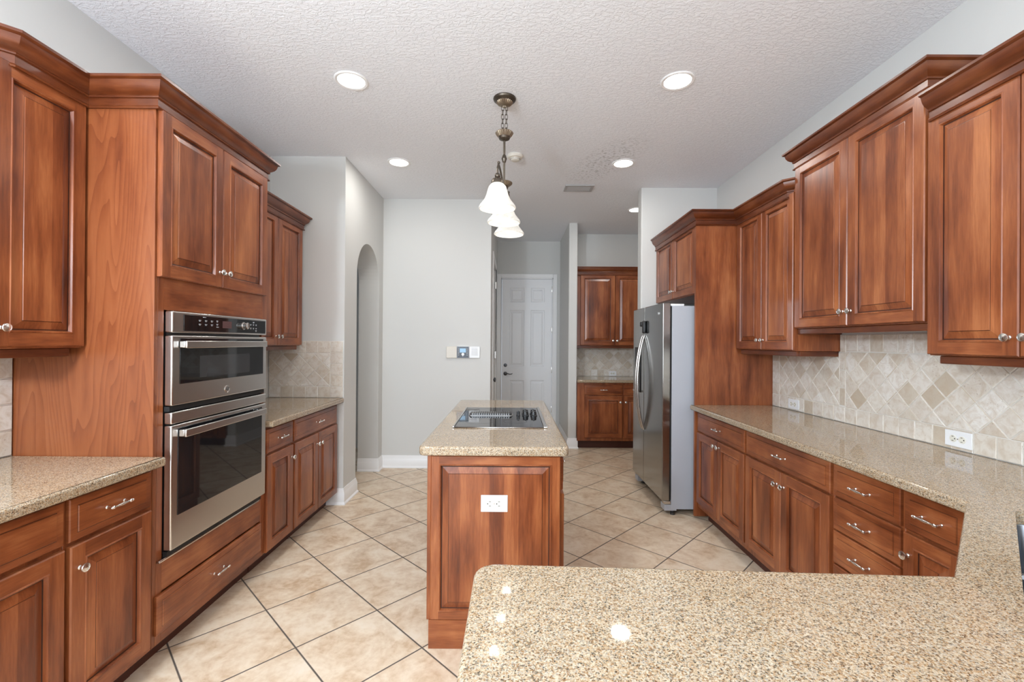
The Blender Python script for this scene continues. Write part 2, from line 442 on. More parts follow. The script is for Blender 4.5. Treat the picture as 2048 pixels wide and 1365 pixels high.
def face(o, u, n):
    """(u, v, n) on an upright face -> world; v is height."""
    ox, oy, oz = o
    return lambda a, b, c: (ox + u[0] * a + n[0] * c, oy + u[1] * a + n[1] * c, oz + b)
PX = lambda xf, y0=0.0, z0=0.0: face((xf, y0, z0), (0, 1), (1, 0))     # faces +X, u runs along Y
NX = lambda xf, y0=0.0, z0=0.0: face((xf, y0, z0), (0, 1), (-1, 0))    # faces -X
NY = lambda yf, x0=0.0, z0=0.0: face((x0, yf, z0), (1, 0), (0, -1))    # faces -Y
def sub(mp, u, v): return lambda a, b, c: mp(a + u, b + v, c)

def thing(name, label, cat, loc=(0, 0, 0), group=None):
    o = bpy.data.objects.new(name, None); COL.objects.link(o); o.location = loc; o.empty_display_size = 0.1
    o['label'] = label; o['category'] = cat
    if group: o['group'] = group
    return o
def tag(o, label, cat, group=None):
    o['label'] = label; o['category'] = cat
    if group: o['group'] = group
    return o
def struct(mb, name, **k):
    o = mb.build(name, **k)
    if o.parent is None: o['kind'] = 'structure'
    return o

# ------------------------------------------------------------------ cabinet parts
def add_door(parent, mp, w, h, name='door', stile=0.058):
    t = 0.0008; s = stile
    rings = [(0, t), (0, .016), (.004, .0205), (s - .007, .0205), (s - .0045, .0228), (s - .001, .0222), (s + .0035, .0105), (s + .0075, .0095), (s + .020, .0130), (s + .036, .0182), (s + .0375, .0182), (s + .0385, .0206), (s + .0395, .0208)]
    mats = ['wood_v', 'wood_v', 'wood_v', 'wood_v', 'wood_v', 'wood_v', 'glaze', 'wood_p', 'wood_p', 'glaze', 'wood_p', 'wood_p', 'wood_p']
    mb = MB().panel(mp, w, h, rings, mats, frame=(2, 'wood_v', 'wood_h'))
    return mb.build(name, parent)
def add_drawer(parent, mp, w, h, name='drawer'):
    t = 0.0008
    rings = [(0, t), (0, .0115), (.0035, .0150), (.026, .0160), (.0275, .0160), (.0290, .0192), (.0305, .0196)]
    return MB().panel(mp, w, h, rings, ['wood_h'] * 3 + ['glaze'] + ['wood_h'] * 3).build(name, parent)
def add_knob(parent, mp, u, v, n0=.021):
    o = Vector(mp(u, v, n0)); d = Vector(mp(u, v, n0 + 1)) - o
    MB().lathe(o, d, [(.0075, 0), (.0075, .002), (.0048, .005), (.0045, .013), (.008, .016), (.0145, .0185), (.0155, .0215), (.0145, .0245), (.0115, .0255), (.011, .0248), (.0085, .0252), (.005, .0268), (.0008, .0274)], 'nickel', 20).build('knob', parent)
def add_pull(parent, mp, u, v, n0=.0185, L=.098):
    mb = MB(); hu = L / 2
    for sg in (-1, 1):
        o = Vector(mp(u + sg * (hu - .012), v, n0)); d = Vector(mp(u + sg * (hu - .012), v, n0 + 1)) - o
        mb.lathe(o, d, [(.0065, 0), (.0065, .002), (.0040, .005), (.0036, .020), (.0058, .024), (.0062, .028), (.004, .031), (.0005, .032)], 'nickel', 14)
    o = Vector(mp(u - hu, v, n0 + .026)); d = Vector(mp(u - hu + 1, v, n0 + .026)) - o
    pr = [(.0005, 0), (.0045, .002), (.0052, .005), (.0035, .008), (.0050, .012), (.0030, .018), (.0034, .026), (.0056, L / 2 - .004)]
    pr = pr + [(.0058, L / 2)] + [(r, L - t) for r, t in reversed(pr)]
    mb.lathe(o, d, pr, 'nickel', 14).build('handle', parent)

def door(parent, mp, u0, u1, v0, v1, knob=None, stile=0.058):
    o = add_door(parent, sub(mp, u0, v0), u1 - u0, v1 - v0, stile=stile)
    if knob: add_knob(o, mp, *knob)
    return o
def drawer(parent, mp, u0, u1, v0, v1, pull=True):
    o = add_drawer(parent, sub(mp, u0, v0), u1 - u0, v1 - v0)
    if pull: add_pull(o, mp, (u0 + u1) / 2, (v0 + v1) / 2)
    return o

def crown(parent, path, top, side, proj=0.055, m0=None, m1=None):
    k = proj / 0.055
    pr = [(0, -.118), (.010, -.118), (.0125, -.113), (.010, -.108), (.006, -.105), (.006, -.076), (.012, -.074), (.0135, -.069), (.012, -.065), (.015, -.062), (.021, -.058), (.030, -.050), (.0375, -.038), (.042, -.024), (.0435, -.016), (.050, -.014), (.055, -.010), (.055, 0), (0, 0)]
    pr = [(a * k, b) for a, b in pr]
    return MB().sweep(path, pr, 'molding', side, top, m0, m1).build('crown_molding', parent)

# ------------------------------------------------------------------ the setting: shell of the room
struct(MB().box(-3.2, 3.0, -3.7, 7.3, -0.06, 0, 'floor'), 'floor')
struct(MB().box(-3.2, 3.0, -3.7, 7.3, HC, HC + 0.06, 'ceiling'), 'ceiling')
w = MB()
for b in ((-3.7, -2.7, 0, HC), (-0.8, 3.86, 0, HC), (-2.7, -0.8, 0, 0.6), (-2.7, -0.8, 2.4, HC)): w.box(XL - .12, XL, b[0], b[1], b[2], b[3], 'wall')
struct(w, 'wall_left')
struct(MB().box(XR, XR + .12, -3.7, 4.587, 0, HC, 'wall'), 'wall_right')
w = MB()
for b in ((XL - .1, -2.0, 0, HC), (0.1, 0.4, 0, HC), (2.5, 3.0, 0, HC), (-2.0, 0.1, 2.55, HC), (0.4, 2.5, 2.55, HC), (-2.0, 0.1, 0, .12), (0.4, 2.5, 0, .12)): w.box(b[0], b[1], -3.62, -3.5, b[2], b[3], 'wall')
struct(w, 'wall_rear')
for i, (x0, x1) in enumerate(((-2.0, 0.1), (0.4, 2.5))):  # unseen rear windows, put in to let the fill light through
    f = MB(); mp = face((x0, -3.56, .12), (1, 0), (0, 1)); ww, hh = x1 - x0, 2.43
    for b in ((0, .07, 0, hh), (ww - .07, ww, 0, hh), (ww / 2 - .035, ww / 2 + .035, 0, hh), (0, ww, 0, .07), (0, ww, hh - .07, hh)): f.box(b[0], b[1], b[2], b[3], -.03, .03, 'trim', mp=mp)
    fr = struct(f, 'window_%d' % (i + 1))
    g = MB().box(.06, ww - .06, .06, hh - .06, -.004, .004, 'pane', mp=mp).build('pane', fr)
f = MB(); mp = face((XL - .06, -2.7, .6), (0, 1), (1, 0))  # unseen side window, added to throw bluish light on the right wall
for b in ((0, .06, 0, 1.8), (1.84, 1.9, 0, 1.8), (.92, .98, 0, 1.8), (0, 1.9, 0, .06), (0, 1.9, 1.74, 1.8)): f.box(b[0], b[1], b[2], b[3], -.03, .03, 'trim', mp=mp)
fr = struct(f, 'window_3'); MB().box(.05, 1.85, .05, 1.75, -.004, .004, 'pane', mp=mp).build('pane', fr)

# pantry block with the arched opening, far left
XA, YA0, YA1, YB = -1.443, 3.86, 4.995, 4.995
struct(MB().box(-2.75, -1.66, YA0, 4.16, 0, HC, 'wall'), 'wall_alcove')
w = MB(); r0 = 0.012
o0, o1, zs, ra = 4.16, 4.85, 2.022, 0.345
XI = -1.66
pro = [(YA0 + .012, 0), (YA0 + .012, HC), (YB + .0, HC), (YB, 0), (o1, 0), (o1, zs)]
arc = [((o0 + o1) / 2 + ra * math.cos(math.pi * k / 28), zs + ra * math.sin(math.pi * k / 28)) for k in range(29)]
ring = [(o1, 0)] + arc + [(o0, 0)]
bm = bmesh.new(); outl = [(YA0, 0), (YA0, HC), (YB, HC), (YB, 0)] + ring
A = [bm.verts.new((XA, y, z)) for y, z in outl]; B = [bm.verts.new((XI, y, z)) for y, z in outl]; n = len(outl)
for L in (A, B): bmesh.ops.triangle_fill(bm, edges=[bm.edges.new((L[i], L[(i + 1) % n])) for i in range(n)], use_beauty=True)
for i in range(n): bm.faces.new((A[i], A[(i + 1) % n], B[(i + 1) % n], B[i]))
w.bm_add(bm, 'wall'); struct(w, 'wall_arch')
struct(MB().box(-2.75, -2.65, 4.16, 6.0, 0, HC, 'wall').box(-2.75, XI, 5.9, 6.0, 0, HC, 'wall'), 'wall_passage')
struct(MB().box(XI, -0.244, YB, YB + .12, 0, HC, 'wall'), 'wall_back')
XH0, XH1, YD = -0.244, 0.74, 7.06
w = MB()
for b in ((YB + .12, 5.42, 0, HC), (6.36, YD, 0, HC), (5.42, 6.36, 2.42, HC)): w.box(XH0 - .12, XH0, b[0], b[1], b[2], b[3], 'wall')
struct(w, 'wall_hall_left')
w = MB(); LX0, LX1, LZ = -0.185, 0.632, 2.408
for b in ((XH0 - .12, LX0, 0, HC), (LX1, 2.4, 0, HC), (LX0, LX1, LZ, HC)): w.box(b[0], b[1], YD, YD + .12, b[2], b[3], 'wall')
struct(w, 'wall_hall_end')
struct(MB().slab(fillet([(XH1, 5.96), (.855, 5.96), (.855, YD), (XH1, YD)], [.014, .014, 0, 0]), [(0, 0), (0, HC)], 'wall'), 'wall_hall_right')
struct(MB().box(.855, 2.4, 6.56, 6.68, 0, HC, 'wall').box(2.28, 2.4, 4.717, 6.56, 0, HC, 'wall'), 'wall_nook')
struct(MB().slab(fillet([(1.305, 4.587), (2.4, 4.587), (2.4, 4.717), (1.305, 4.717)], [.014, 0, 0, .014]), [(0, 0), (0, HC)], 'wall'), 'wall_fridge')

BASE = [(0, 0), (.024, 0), (.024, .010), (.017, .020), (.0145, .024), (.0145, .098), (.0115, .103), (.0115, .110), (.006, .126), (.005, .138), (0, .138)]
def baseboard(name, path, side):
    return struct(MB().sweep(path, BASE, 'trim', side), name)
baseboard('baseboard_arch', [(-1.62, YA0), (XA, YA0), (XA, o0), (XI, o0)], -1)
baseboard('baseboard_back', [(XI, o1), (XA, o1), (XA, YB), (XH0, YB), (XH0, 5.34)], -1)
baseboard('baseboard_hall', [(XH1, YD), (XH1, 5.96), (.855, 5.96), (.855, 6.0)], -1)

# six-panel door at the end of the hall
def six_panel(mb, mp, w_, h_, cols, rows, t=.04):
    us = sorted({0, w_, *[c for a in cols for c in a]}); vs = sorted({0, h_, *[c for a in rows for c in a]})
    for i in range(len(us) - 1):
        for j in range(len(vs) - 1):
            u0, u1, v0, v1 = us[i], us[i + 1], vs[j], vs[j + 1]
            if (u0, u1) in cols and (v0, v1) in rows:
                q = sub(mp, u0, v0); a, b = u1 - u0, v1 - v0
                R = [(0, 0), (.010, -.008), (.022, -.009), (.050, -.002), (.052, -.0015)]
                V = [[(k, k, n_), (a - k, k, n_), (a - k, b - k, n_), (k, b - k, n_)] for k, n_ in R]
                for p_, q_ in zip(V, V[1:]):
                    mb.add([q(*c) for c in p_ + q_], [(0, 1, 5, 4), (1, 2, 6, 5), (2, 3, 7, 6), (3, 0, 4, 7)], 'doorpaint')
                mb.add([q(*c) for c in V[-1]], [(0, 1, 2, 3)], 'doorpaint')
            else: mb.add([mp(u0, v0, 0), mp(u1, v0, 0), mp(u1, v1, 0), mp(u0, v1, 0)], [(0, 1, 2, 3)], 'doorpaint')
    for q in (((0, 0), (w_, 0)), ((w_, 0), (w_, h_)), ((w_, h_), (0, h_)), ((0, h_), (0, 0))):
        (a, b), (c, d) = q; mb.add([mp(a, b, 0), mp(c, d, 0), mp(c, d, -t), mp(a, b, -t)], [(0, 1, 2, 3)], 'doorpaint')
    mb.add([mp(0, 0, -t), mp(w_, 0, -t), mp(w_, h_, -t), mp(0, h_, -t)], [(0, 1, 2, 3)], 'doorpaint')
def casing(mb, mp, u0, u1, v1, wd=.066, t=.016):
    for (a, b, c, d) in ((u0 - wd, u0, 0, v1 + wd), (u1, u1 + wd, 0, v1 + wd), (u0, u1, v1, v1 + wd)):
        mb.box(a, b, c, d, 0.0005, t, 'trim', .004, 2, mp=mp)
d1 = bpy.data.objects.new('door_1', None); COL.objects.link(d1); d1.location = (.22, YD, 0); d1['kind'] = 'structure'
mp = NY(YD, 0, 0)
mb = MB(); casing(mb, mp, LX0, LX1, LZ, .062); mb.build('casing', d1)
mb = MB()
for (a, b, c, d) in ((LX0, LX0 + .012, 0, LZ), (LX1 - .012, LX1, 0, LZ), (LX0, LX1, LZ - .012, LZ)): mb.box(a, b, c, d, -.12, .0, 'trim', mp=mp)
mb.build('jamb', d1)
mb = MB(); q = NY(YD + .03, LX0 + .0155, .012)
six_panel(mb, q, .786, 2.38, [(.122, .354), (.453, .672)], [(.24, .79), (1.01, 1.895), (2.018, 2.245)])
leaf = mb.build('door_leaf', d1)
mb = MB().box(LX0 + .012, LX1 - .012, 0.0, .010, -.12, 0, 'steel_dark', mp=mp); mb.build('threshold', d1)
for z in (2.23, 1.60, .97, .35):
    MB().box(LX1 - .021, LX1 - .012, z - .05, z + .05, -.03, .004, 'nickel', .002, mp=mp).build('hinge', d1)
c = Vector(q(.060, 1.026, 0)); MB().lathe(c, (0, -1, 0), [(.028, 0), (.028, .006), (.024, .010), (.010, .011), (.009, .016), (.001, .017)], 'steel_dark', 20).build('deadbolt', leaf)
c = Vector(q(.060, .893, 0)); mb = MB().lathe(c, (0, -1, 0), [(.030, 0), (.030, .006), (.024, .011), (.011, .013), (.010, .045), (.001, .046)], 'steel_dark', 20)
mb.tube([c + Vector((0, -.04, 0)), c + Vector((.03, -.045, .004)), c + Vector((.07, -.044, -.006)), c + Vector((.10, -.042, -.002)), c + Vector((.112, -.040, .008))], [.009, .009, .008, .007, .005], 'steel_dark'); mb.build('lever_handle', leaf)

# closet door in the left wall of the hall
d2 = bpy.data.objects.new('door_2', None); COL.objects.link(d2); d2.location = (XH0, 5.9, 0); d2['kind'] = 'structure'
mp = PX(XH0); mb = MB(); casing(mb, mp, 5.42, 6.36, 2.42, .066); mb.build('casing', d2)
mb = MB(); six_panel(mb, PX(XH0 - .02, 5.424, .012), .932, 2.40, [(.13, .40), (.53, .80)], [(.24, .79), (1.01, 1.895), (2.018, 2.245)]); l2 = mb.build('door_leaf', d2)
for z in (2.20, 1.22, .25): MB().box(6.345, 6.36, z - .05, z + .05, -.01, .012, 'nickel', .002, mp=mp).build('hinge', d2)
c = Vector((XH0 - .02, 5.50, .94)); MB().lathe(c, (1, 0, 0), [(.03, 0), (.03, .008), (.012, .012), (.012, .035), (.028, .045), (.028, .06), (.001, .066)], 'steel_dark', 18).build('door_handle', l2)

# ------------------------------------------------------------------ backsplashes
def clip(poly, a, b, c):
    out = []; n = len(poly)
    for i in range(n):
        p, q = poly[i], poly[(i + 1) % n]; dp = a * p[0] + b * p[1] - c; dq = a * q[0] + b * q[1] - c
        if dp >= 0: out.append(p)
        if (dp > 0) != (dq > 0) and abs(dp - dq) > 1e-12:
            t = dp / (dp - dq); out.append((p[0] + (q[0] - p[0]) * t, p[1] + (q[1] - p[1]) * t))
    return out
def parea(p): return sum(p[i - 1][0] * p[i][1] - p[i][0] * p[i - 1][1] for i in range(len(p))) / 2
def shrink(p, d):
    if parea(p) < 0: p = p[::-1]
    q = p
    for i in range(len(p)):
        a, b = p[i], p[(i + 1) % len(p)]; L = math.hypot(b[0] - a[0], b[1] - a[1])
        if L < 1e-5: continue
        nx, ny = -(b[1] - a[1]) / L, (b[0] - a[0]) / L; q = clip(q, nx, ny, nx * a[0] + ny * a[1] + d)
        if len(q) < 3: return []
    return q
def splash(name, label, mp, backs, borders, fields, pitch=.0965, g=.0045):
    mb = MB()
    for u0, u1, v0, v1 in backs: mb.box(u0, u1, v0, v1, 0.0005, .0065, 'grout', mp=mp)
    polys = []
    for u0, u1, v0, v1, cols, rows in borders:
        for i in range(cols):
            for j in range(rows):
                a0 = u0 + (u1 - u0) * i / cols; a1 = u0 + (u1 - u0) * (i + 1) / cols; b0 = v0 + (v1 - v0) * j / rows; b1 = v0 + (v1 - v0) * (j + 1) / rows
                polys.append([(a0, b0), (a1, b0), (a1, b1), (a0, b1)])
    d = pitch * math.sqrt(2) / 2
    for u0, u1, v0, v1, uc in fields:
        for i in range(-60, 61):
            for j in range(-2, 20):
                if (i + j) % 2: continue
                cu, cv = uc + i * d, v0 + j * d
                if cu + d < u0 or cu - d > u1 or cv - d > v1: continue
                p = [(cu - d, cv), (cu, cv - d), (cu + d, cv), (cu, cv + d)]
                for a, b, c in ((1, 0, u0), (-1, 0, -u1), (0, 1, v0), (0, -1, -v1)):
                    if len(p) > 2: p = clip(p, a, b, c)
                if len(p) > 2 and abs(parea(p)) > 2e-4: polys.append(p)
    for p in polys:
        a = shrink(p, g / 2 - .0004); b = shrink(p, g / 2 + .0022)
        if len(a) < 3 or len(a) != len(b): 
            if len(a) < 3: continue
            cx = sum(q[0] for q in a) / len(a); cy = sum(q[1] for q in a) / len(a); b = [(cx + (q[0] - cx) * .95, cy + (q[1] - cy) * .95) for q in a]
        k = len(a); h = .0105 + random.uniform(-.0006, .0006)
        vs = [mp(*q, .004) for q in a] + [mp(*q, h - .002) for q in a] + [mp(*q, h) for q in b]
        fs = [tuple(range(k))[::-1], tuple(2 * k + i for i in range(k))]
        for r in range(2):
            fs += [(r * k + i, r * k + (i + 1) % k, (r + 1) * k + (i + 1) % k, (r + 1) * k + i) for i in range(k)]
        mb.add(vs, fs, 'travertine')
    return tag(mb.build(name), label, 'backsplash', None)
Z0 = CT1 + .0004
zb = Z0 + .0965
splash('backsplash', 'long diagonal travertine backsplash above the right counter', NX(XR),
       [(.27, 3.575, Z0, 1.352), (1.935, 2.842, 1.352, 1.462)],
       [(.36, 3.575, Z0, zb, 33, 1), (3.479, 3.575, zb, 1.35, 1, 4), (1.936, 2.79, 1.358, 1.461, 9, 1), (2.79, 2.841, 1.02, 1.461, 1, 4)],
       [(.27, 2.79, zb, 1.356, 2.62), (2.841, 3.479, zb, 1.35, 2.62)])
splash('backsplash', 'small diagonal travertine backsplash in the alcove right of the ovens', NY(YA0),
       [(-2.085, -1.452, Z0, 1.40)],
       [(-2.085, -1.452, Z0, zb, 6, 1), (-1.5575, -1.452, zb, 1.40, 1, 4), (-2.085, -1.5575, 1.297, 1.40, 5, 1)],
       [(-2.085, -1.5575, zb, 1.297, -1.76)])
splash('backsplash', 'sliver of travertine backsplash at the left edge beside the tall veneer panel', PX(XL),
       [(.9, 1.874, Z0, 1.345)], [(.93, 1.874, Z0, 1.345, 9, 4)], [])
splash('backsplash', 'travertine backsplash in the far nook behind the fridge', NY(6.56),
       [(.86, 2.275, Z0, 1.33)], [(.86, 2.275, Z0, zb, 15, 1)], [(.86, 2.275, zb, 1.33, 1.2)])

# ------------------------------------------------------------------ cabinets
ZD0, ZD1, ZR0, ZR1 = .135, .700, .714, .860     # base doors and drawers
def base_unit(label, mp, u0, u1, depth, group, rows, z_door=ZD0, name='base_cabinet', end=None, toe_in=.085):
    """mp: face map of the carcass plane. rows: callable adding doors and drawers."""
    c = mp((u0 + u1) / 2, 0, -depth / 2)
    t = thing(name, label, 'cabinet', (c[0], c[1], 0), group)
    MB().box(u0, u1, .108, CT0 - .001, -depth, 0, 'wood_v', .0015, 1, mp=mp).build('carcass', t)
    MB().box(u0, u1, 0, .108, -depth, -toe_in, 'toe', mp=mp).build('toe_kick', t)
    rows(t); return t
GL = 'cherry base cabinets along the left wall'; GR = 'cherry base cabinets along the right wall'; GU = 'cherry wall cabinets'; GN = 'cherry cabinets of the far nook'
mpL = PX(FL); dL = FL - XL - .003
def r(t):
    drawer(t, mpL, .96, 1.493, ZR0, ZR1, True); door(t, mpL, .96, 1.493, ZD0, ZD1)
base_unit('cherry base cabinet at the bottom left corner, cut by the left edge', mpL, .945, 1.5005, dL, GL, r)
def r(t):
    drawer(t, mpL, 1.511, 1.852, ZR0, ZR1); door(t, mpL, 1.511, 1.852, ZD0, ZD1, (1.540, .620))
base_unit('cherry base cabinet with one drawer and one door, left of the tall oven cabinet', mpL, 1.5015, 1.874, dL, GL, r)
def r(t):
    drawer(t, mpL, 2.722, 3.048, ZR0, ZR1); door(t, mpL, 2.722, 3.048, ZD0 - .02, ZD1, (3.020, .620))
base_unit('narrow cherry base cabinet directly right of the ovens', mpL, 2.7135, 3.0555, dL, GL, r)
def r(t):
    drawer(t, mpL, 3.064, 3.81, ZR0, ZR1); door(t, mpL, 3.064, 3.436, ZD0 - .02, ZD1, (3.410, .620)); door(t, mpL, 3.440, 3.81, ZD0 - .02, ZD1, (3.466, .620))
base_unit('two-door cherry base cabinet in the alcove beside the pantry wall', mpL, 3.0565, 3.845, dL, GL, r)

# tall oven cabinet
OY0, OY1 = 1.877, 2.712
t = thing('oven_cabinet', 'tall cherry cabinet housing the built-in double oven', 'cabinet', (-1.8, 2.29, 0))
MB().box(XL + .002, FL - .0005, OY0 + .0005, OY0 + .019, .108, 2.40, 'veneer', .001, 1).box(XL + .002, FL - .088, OY0 + .0005, OY0 + .019, 0, .108, 'toe').build('side_panel', t)['label'] = 'broad cherry veneer side panel with cathedral grain'
mb = MB(); mp = mpL
dp = FL - XL - .003
for b in ((OY0 + .0195, OY1, .108, .440), (OY0 + .0195, OY1, 1.545, 2.40)): mb.box(b[0], b[1], b[2], b[3], -dp, -.022, 'wood_v', mp=mp)
mb.box(OY0 + .0195, OY1, .440, 1.545, -dp, -dp + .012, 'wood_v', mp=mp).box(OY1 - .018, OY1, .440, 1.545, -dp + .012, -.022, 'wood_v', mp=mp)
for b in ((OY0 + .0195, OY0 + .0525, .108, 2.40), (OY1 - .03, OY1, .108, 2.40)): mb.box(b[0], b[1], b[2], b[3], -.0215, 0, 'wood_v', .001, 1, mp=mp)
for b in ((.108, .150), (.325, .452), (1.530, 1.672), (2.375, 2.40)): mb.box(OY0 + .0525, OY1 - .03, b[0], b[1], -.0215, -.0003, 'wood_h', mp=mp)
mb.build('carcass', t)
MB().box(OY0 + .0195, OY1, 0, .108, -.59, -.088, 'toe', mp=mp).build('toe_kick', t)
door(t, mp, 1.888, 2.2865, 1.668, 2.372, (2.262, 1.742)); door(t, mp, 2.2905, 2.700, 1.668, 2.372, (2.316, 1.742))
drawer(t, mp, 1.888, 2.672, .155, .318)
crown(t, [(UL + .019, OY0), (FL + .008, OY0), (FL + .008, OY1), (XL + .003, OY1)], 2.483, -1, m0=(1, -1))

# near left wall cabinet
mpUL = PX(UL); dU = UL - XL - .003
def wall_unit(label, mp, u0, u1, z0, z1, depth, doors, group=GU, rail=(.03, .03), name='upper_cabinet'):
    c = mp((u0 + u1) / 2, 0, -depth / 2); t = thing(name, label, 'cabinet', (c[0], c[1], z0), group)
    MB().box(u0, u1, z0, z1, -depth, 0, 'wood_v', .0015, 1, mp=mp).build('carcass', t)
    for d in doors: door(t, mp, *d)
    if rail:
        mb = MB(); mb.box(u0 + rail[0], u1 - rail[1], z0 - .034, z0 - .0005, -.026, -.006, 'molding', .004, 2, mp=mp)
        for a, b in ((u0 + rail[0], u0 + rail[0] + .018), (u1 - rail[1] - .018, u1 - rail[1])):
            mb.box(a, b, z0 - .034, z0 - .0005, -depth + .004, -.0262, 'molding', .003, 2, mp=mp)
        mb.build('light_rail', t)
    return t
t = wall_unit('cherry wall cabinet at the upper left edge, beside the tall veneer panel', mpUL, 1.530, 1.8755, 1.365, 2.40, dU,
              [(1.535, 1.868, 1.372, 2.378, (1.560, 1.440))], rail=(.0, .045))
crown(t, [(UL - .045, 1.53), (UL + .019, 1.594), (UL + .019, OY0)], 2.483, -1, m1=(1, -1))
t = wall_unit('tall narrow cherry wall cabinet in the alcove right of the ovens', mpUL, 2.714, 3.80, 1.36, 2.37, dU,
              [(3.002, 3.400, 1.366, 2.352, (3.376, 1.432)), (3.404, 3.795, 1.366, 2.352, (3.430, 1.432)), (2.717, 2.998, 1.366, 2.352, None)], rail=(0, .04))
crown(t, [(UL + .019, 2.770), (UL + .019, 3.80), (XL + .003, 3.80)], 2.452, -1)

# right base run
mpR = NX(FR); dR = XR - FR - .003
ZB = .150
def r(t):
    drawer(t, mpR, 2.834, 3.556, ZR0, ZR1 - .004); door(t, mpR, 3.199, 3.556, ZB, ZD1 + .004, (3.226, .685 - .02)); door(t, mpR, 2.834, 3.195, ZB, ZD1 + .004, (3.168, .685 - .02))
base_unit('two-door cherry base cabinet beside the refrigerator', mpR, 2.8225, 3.574, dR, GR, r)
def r(t):
    drawer(t, mpR, 2.072, 2.812, ZR0, ZR1); door(t, mpR, 2.446, 2.812, ZB, ZD1 + .004, (2.476, .632)); door(t, mpR, 2.072, 2.442, ZB, ZD1 + .004, (2.412, .632))
base_unit('two-door cherry base cabinet in the middle of the right run', mpR, 2.0595, 2.8215, dR, GR, r)
def r(t):
    for a, b in ((.717, .860), (.566, .709), (.415, .558), (.150, .407)): drawer(t, mpR, 1.698, 2.050, a, b)
base_unit('cherry base cabinet with a stack of four drawers', mpR, 1.6895, 2.0585, dR, GR, r)
def r(t):
    drawer(t, mpR, 1.452, 1.680, ZR0 + .004, ZR1); door(t, mpR, 1.452, 1.680, ZB, ZD1 + .006, (1.655, .628), stile=.05)
base_unit('narrow cherry base cabinet at the inside corner by the sink', mpR, 1.440, 1.6885, dR, GR, r)

# corner sink cabinet and peninsula cabinet
P0, P1 = Vector((FR, 1.425)), Vector((.985, .915))
t = thing('sink_cabinet', 'cherry corner base cabinet set diagonally under the sink', 'cabinet', (1.6, .9, 0))
MB().slab([(P1.x, P1.y), (P1.x, .33), (XR - .004, .33), (XR - .004, 1.4385), (P0.x, 1.4385), (P0.x, P0.y)], [(0, .108), (0, .66)], 'wood_v').build('carcass', t)
tu = (P0 - P1).normalized(); tn = Vector((-tu.y, tu.x)); LL = (P0 - P1).length
mpS = face((P1.x, P1.y, 0), tuple(tu), tuple(tn))
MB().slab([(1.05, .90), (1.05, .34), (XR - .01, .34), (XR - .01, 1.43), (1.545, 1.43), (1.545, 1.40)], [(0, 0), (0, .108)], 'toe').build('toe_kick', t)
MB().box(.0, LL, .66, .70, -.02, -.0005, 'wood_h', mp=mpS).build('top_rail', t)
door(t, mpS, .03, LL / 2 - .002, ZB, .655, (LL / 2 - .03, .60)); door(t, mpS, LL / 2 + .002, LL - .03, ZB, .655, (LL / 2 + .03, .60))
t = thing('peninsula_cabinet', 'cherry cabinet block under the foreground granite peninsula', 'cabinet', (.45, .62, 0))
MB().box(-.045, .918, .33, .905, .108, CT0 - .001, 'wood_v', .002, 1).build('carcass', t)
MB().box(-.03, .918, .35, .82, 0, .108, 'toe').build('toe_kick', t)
mpE = face((-.045, .33, 0), (0, 1), (-1, 0)); add_door(t, sub(mpE, .005, .115), .565, .755, 'end_panel')
mpF = face((0, .905, 0), (1, 0), (0, 1))
for a, b in ((-.035, .465), (.470, .914)):
    drawer(t, mpF, a, b, ZR0, ZR1); door(t, mpF, a, b, ZB, ZD1, (b - .03, .62))

# right wall cabinets
mpUR = NX(UR); dUR = XR - UR - .003
t = wall_unit('cherry wall cabinet next to the tall panel beside the fridge', mpUR, 2.846, 3.575, 1.357, 2.40, dUR,
              [(3.2135, 3.568, 1.362, 2.366, (3.238, 1.428)), (2.852, 3.2095, 1.362, 2.366, (3.184, 1.428))], rail=(.004, .03))
crown(t, [(UR - .019, 3.5755), (UR - .019, 2.905), (UR + .045, 2.847)], 2.455, -1, m0=(-1, -1))
MB().box(UR + .012, XR - .004, 2.8435, 2.8458, 1.357, 1.50, 'wood_v').build('end_panel', t)
t = wall_unit('taller raised cherry wall cabinet between two lower ones on the right wall', mpUR, 1.936, 2.842, 1.497, 2.545, dUR,
              [(2.391, 2.836, 1.503, 2.512, (2.418, 1.578)), (1.942, 2.387, 1.503, 2.512, (2.360, 1.578))], rail=(0, 0))
crown(t, [(XR - .003, 2.842), (UR - .012, 2.842), (UR - .012, 1.936), (XR - .003, 1.936)], 2.618, -1)
t = wall_unit('cherry wall cabinet nearest the camera at the upper right edge', mpUR, 1.205, 1.934, 1.357, 2.40, dUR,
              [(1.579, 1.928, 1.362, 2.374, (1.606, 1.430)), (1.211, 1.575, 1.362, 2.374, (1.548, 1.430))], rail=(.02, .038))
crown(t, [(UR - .019, 1.915), (UR - .019, 1.205)], 2.468, -1)

# refrigerator surround
t = thing('fridge_cabinet', 'tall cherry panel and over-fridge cabinet around the refrigerator', 'cabinet', (1.77, 4.08, 0))
MB().slab([(1.452, 3.5755), (XR - .002, 3.5755), (XR - .002, 3.5985), (1.452, 3.5985)], [(0, 0.03), (0, 2.40)], 'wood_v').build('side_panel', t)
mpFC = NX(1.478)
MB().box(3.599, 4.584, 1.80, 2.40, -(XR - 1.478 - .003), 0, 'wood_v', .0015, 1, mp=mpFC).build('carcass', t)
door(t, mpFC, 3.606, 4.113, 1.806, 2.378, (4.088, 1.872)); door(t, mpFC, 4.117, 4.580, 1.806, 2.378, (4.142, 1.872))
crown(t, [(1.455, 4.584), (1.455, 3.5755), (UR - .019, 3.5755)], 2.455, -1, m1=(-1, -1))

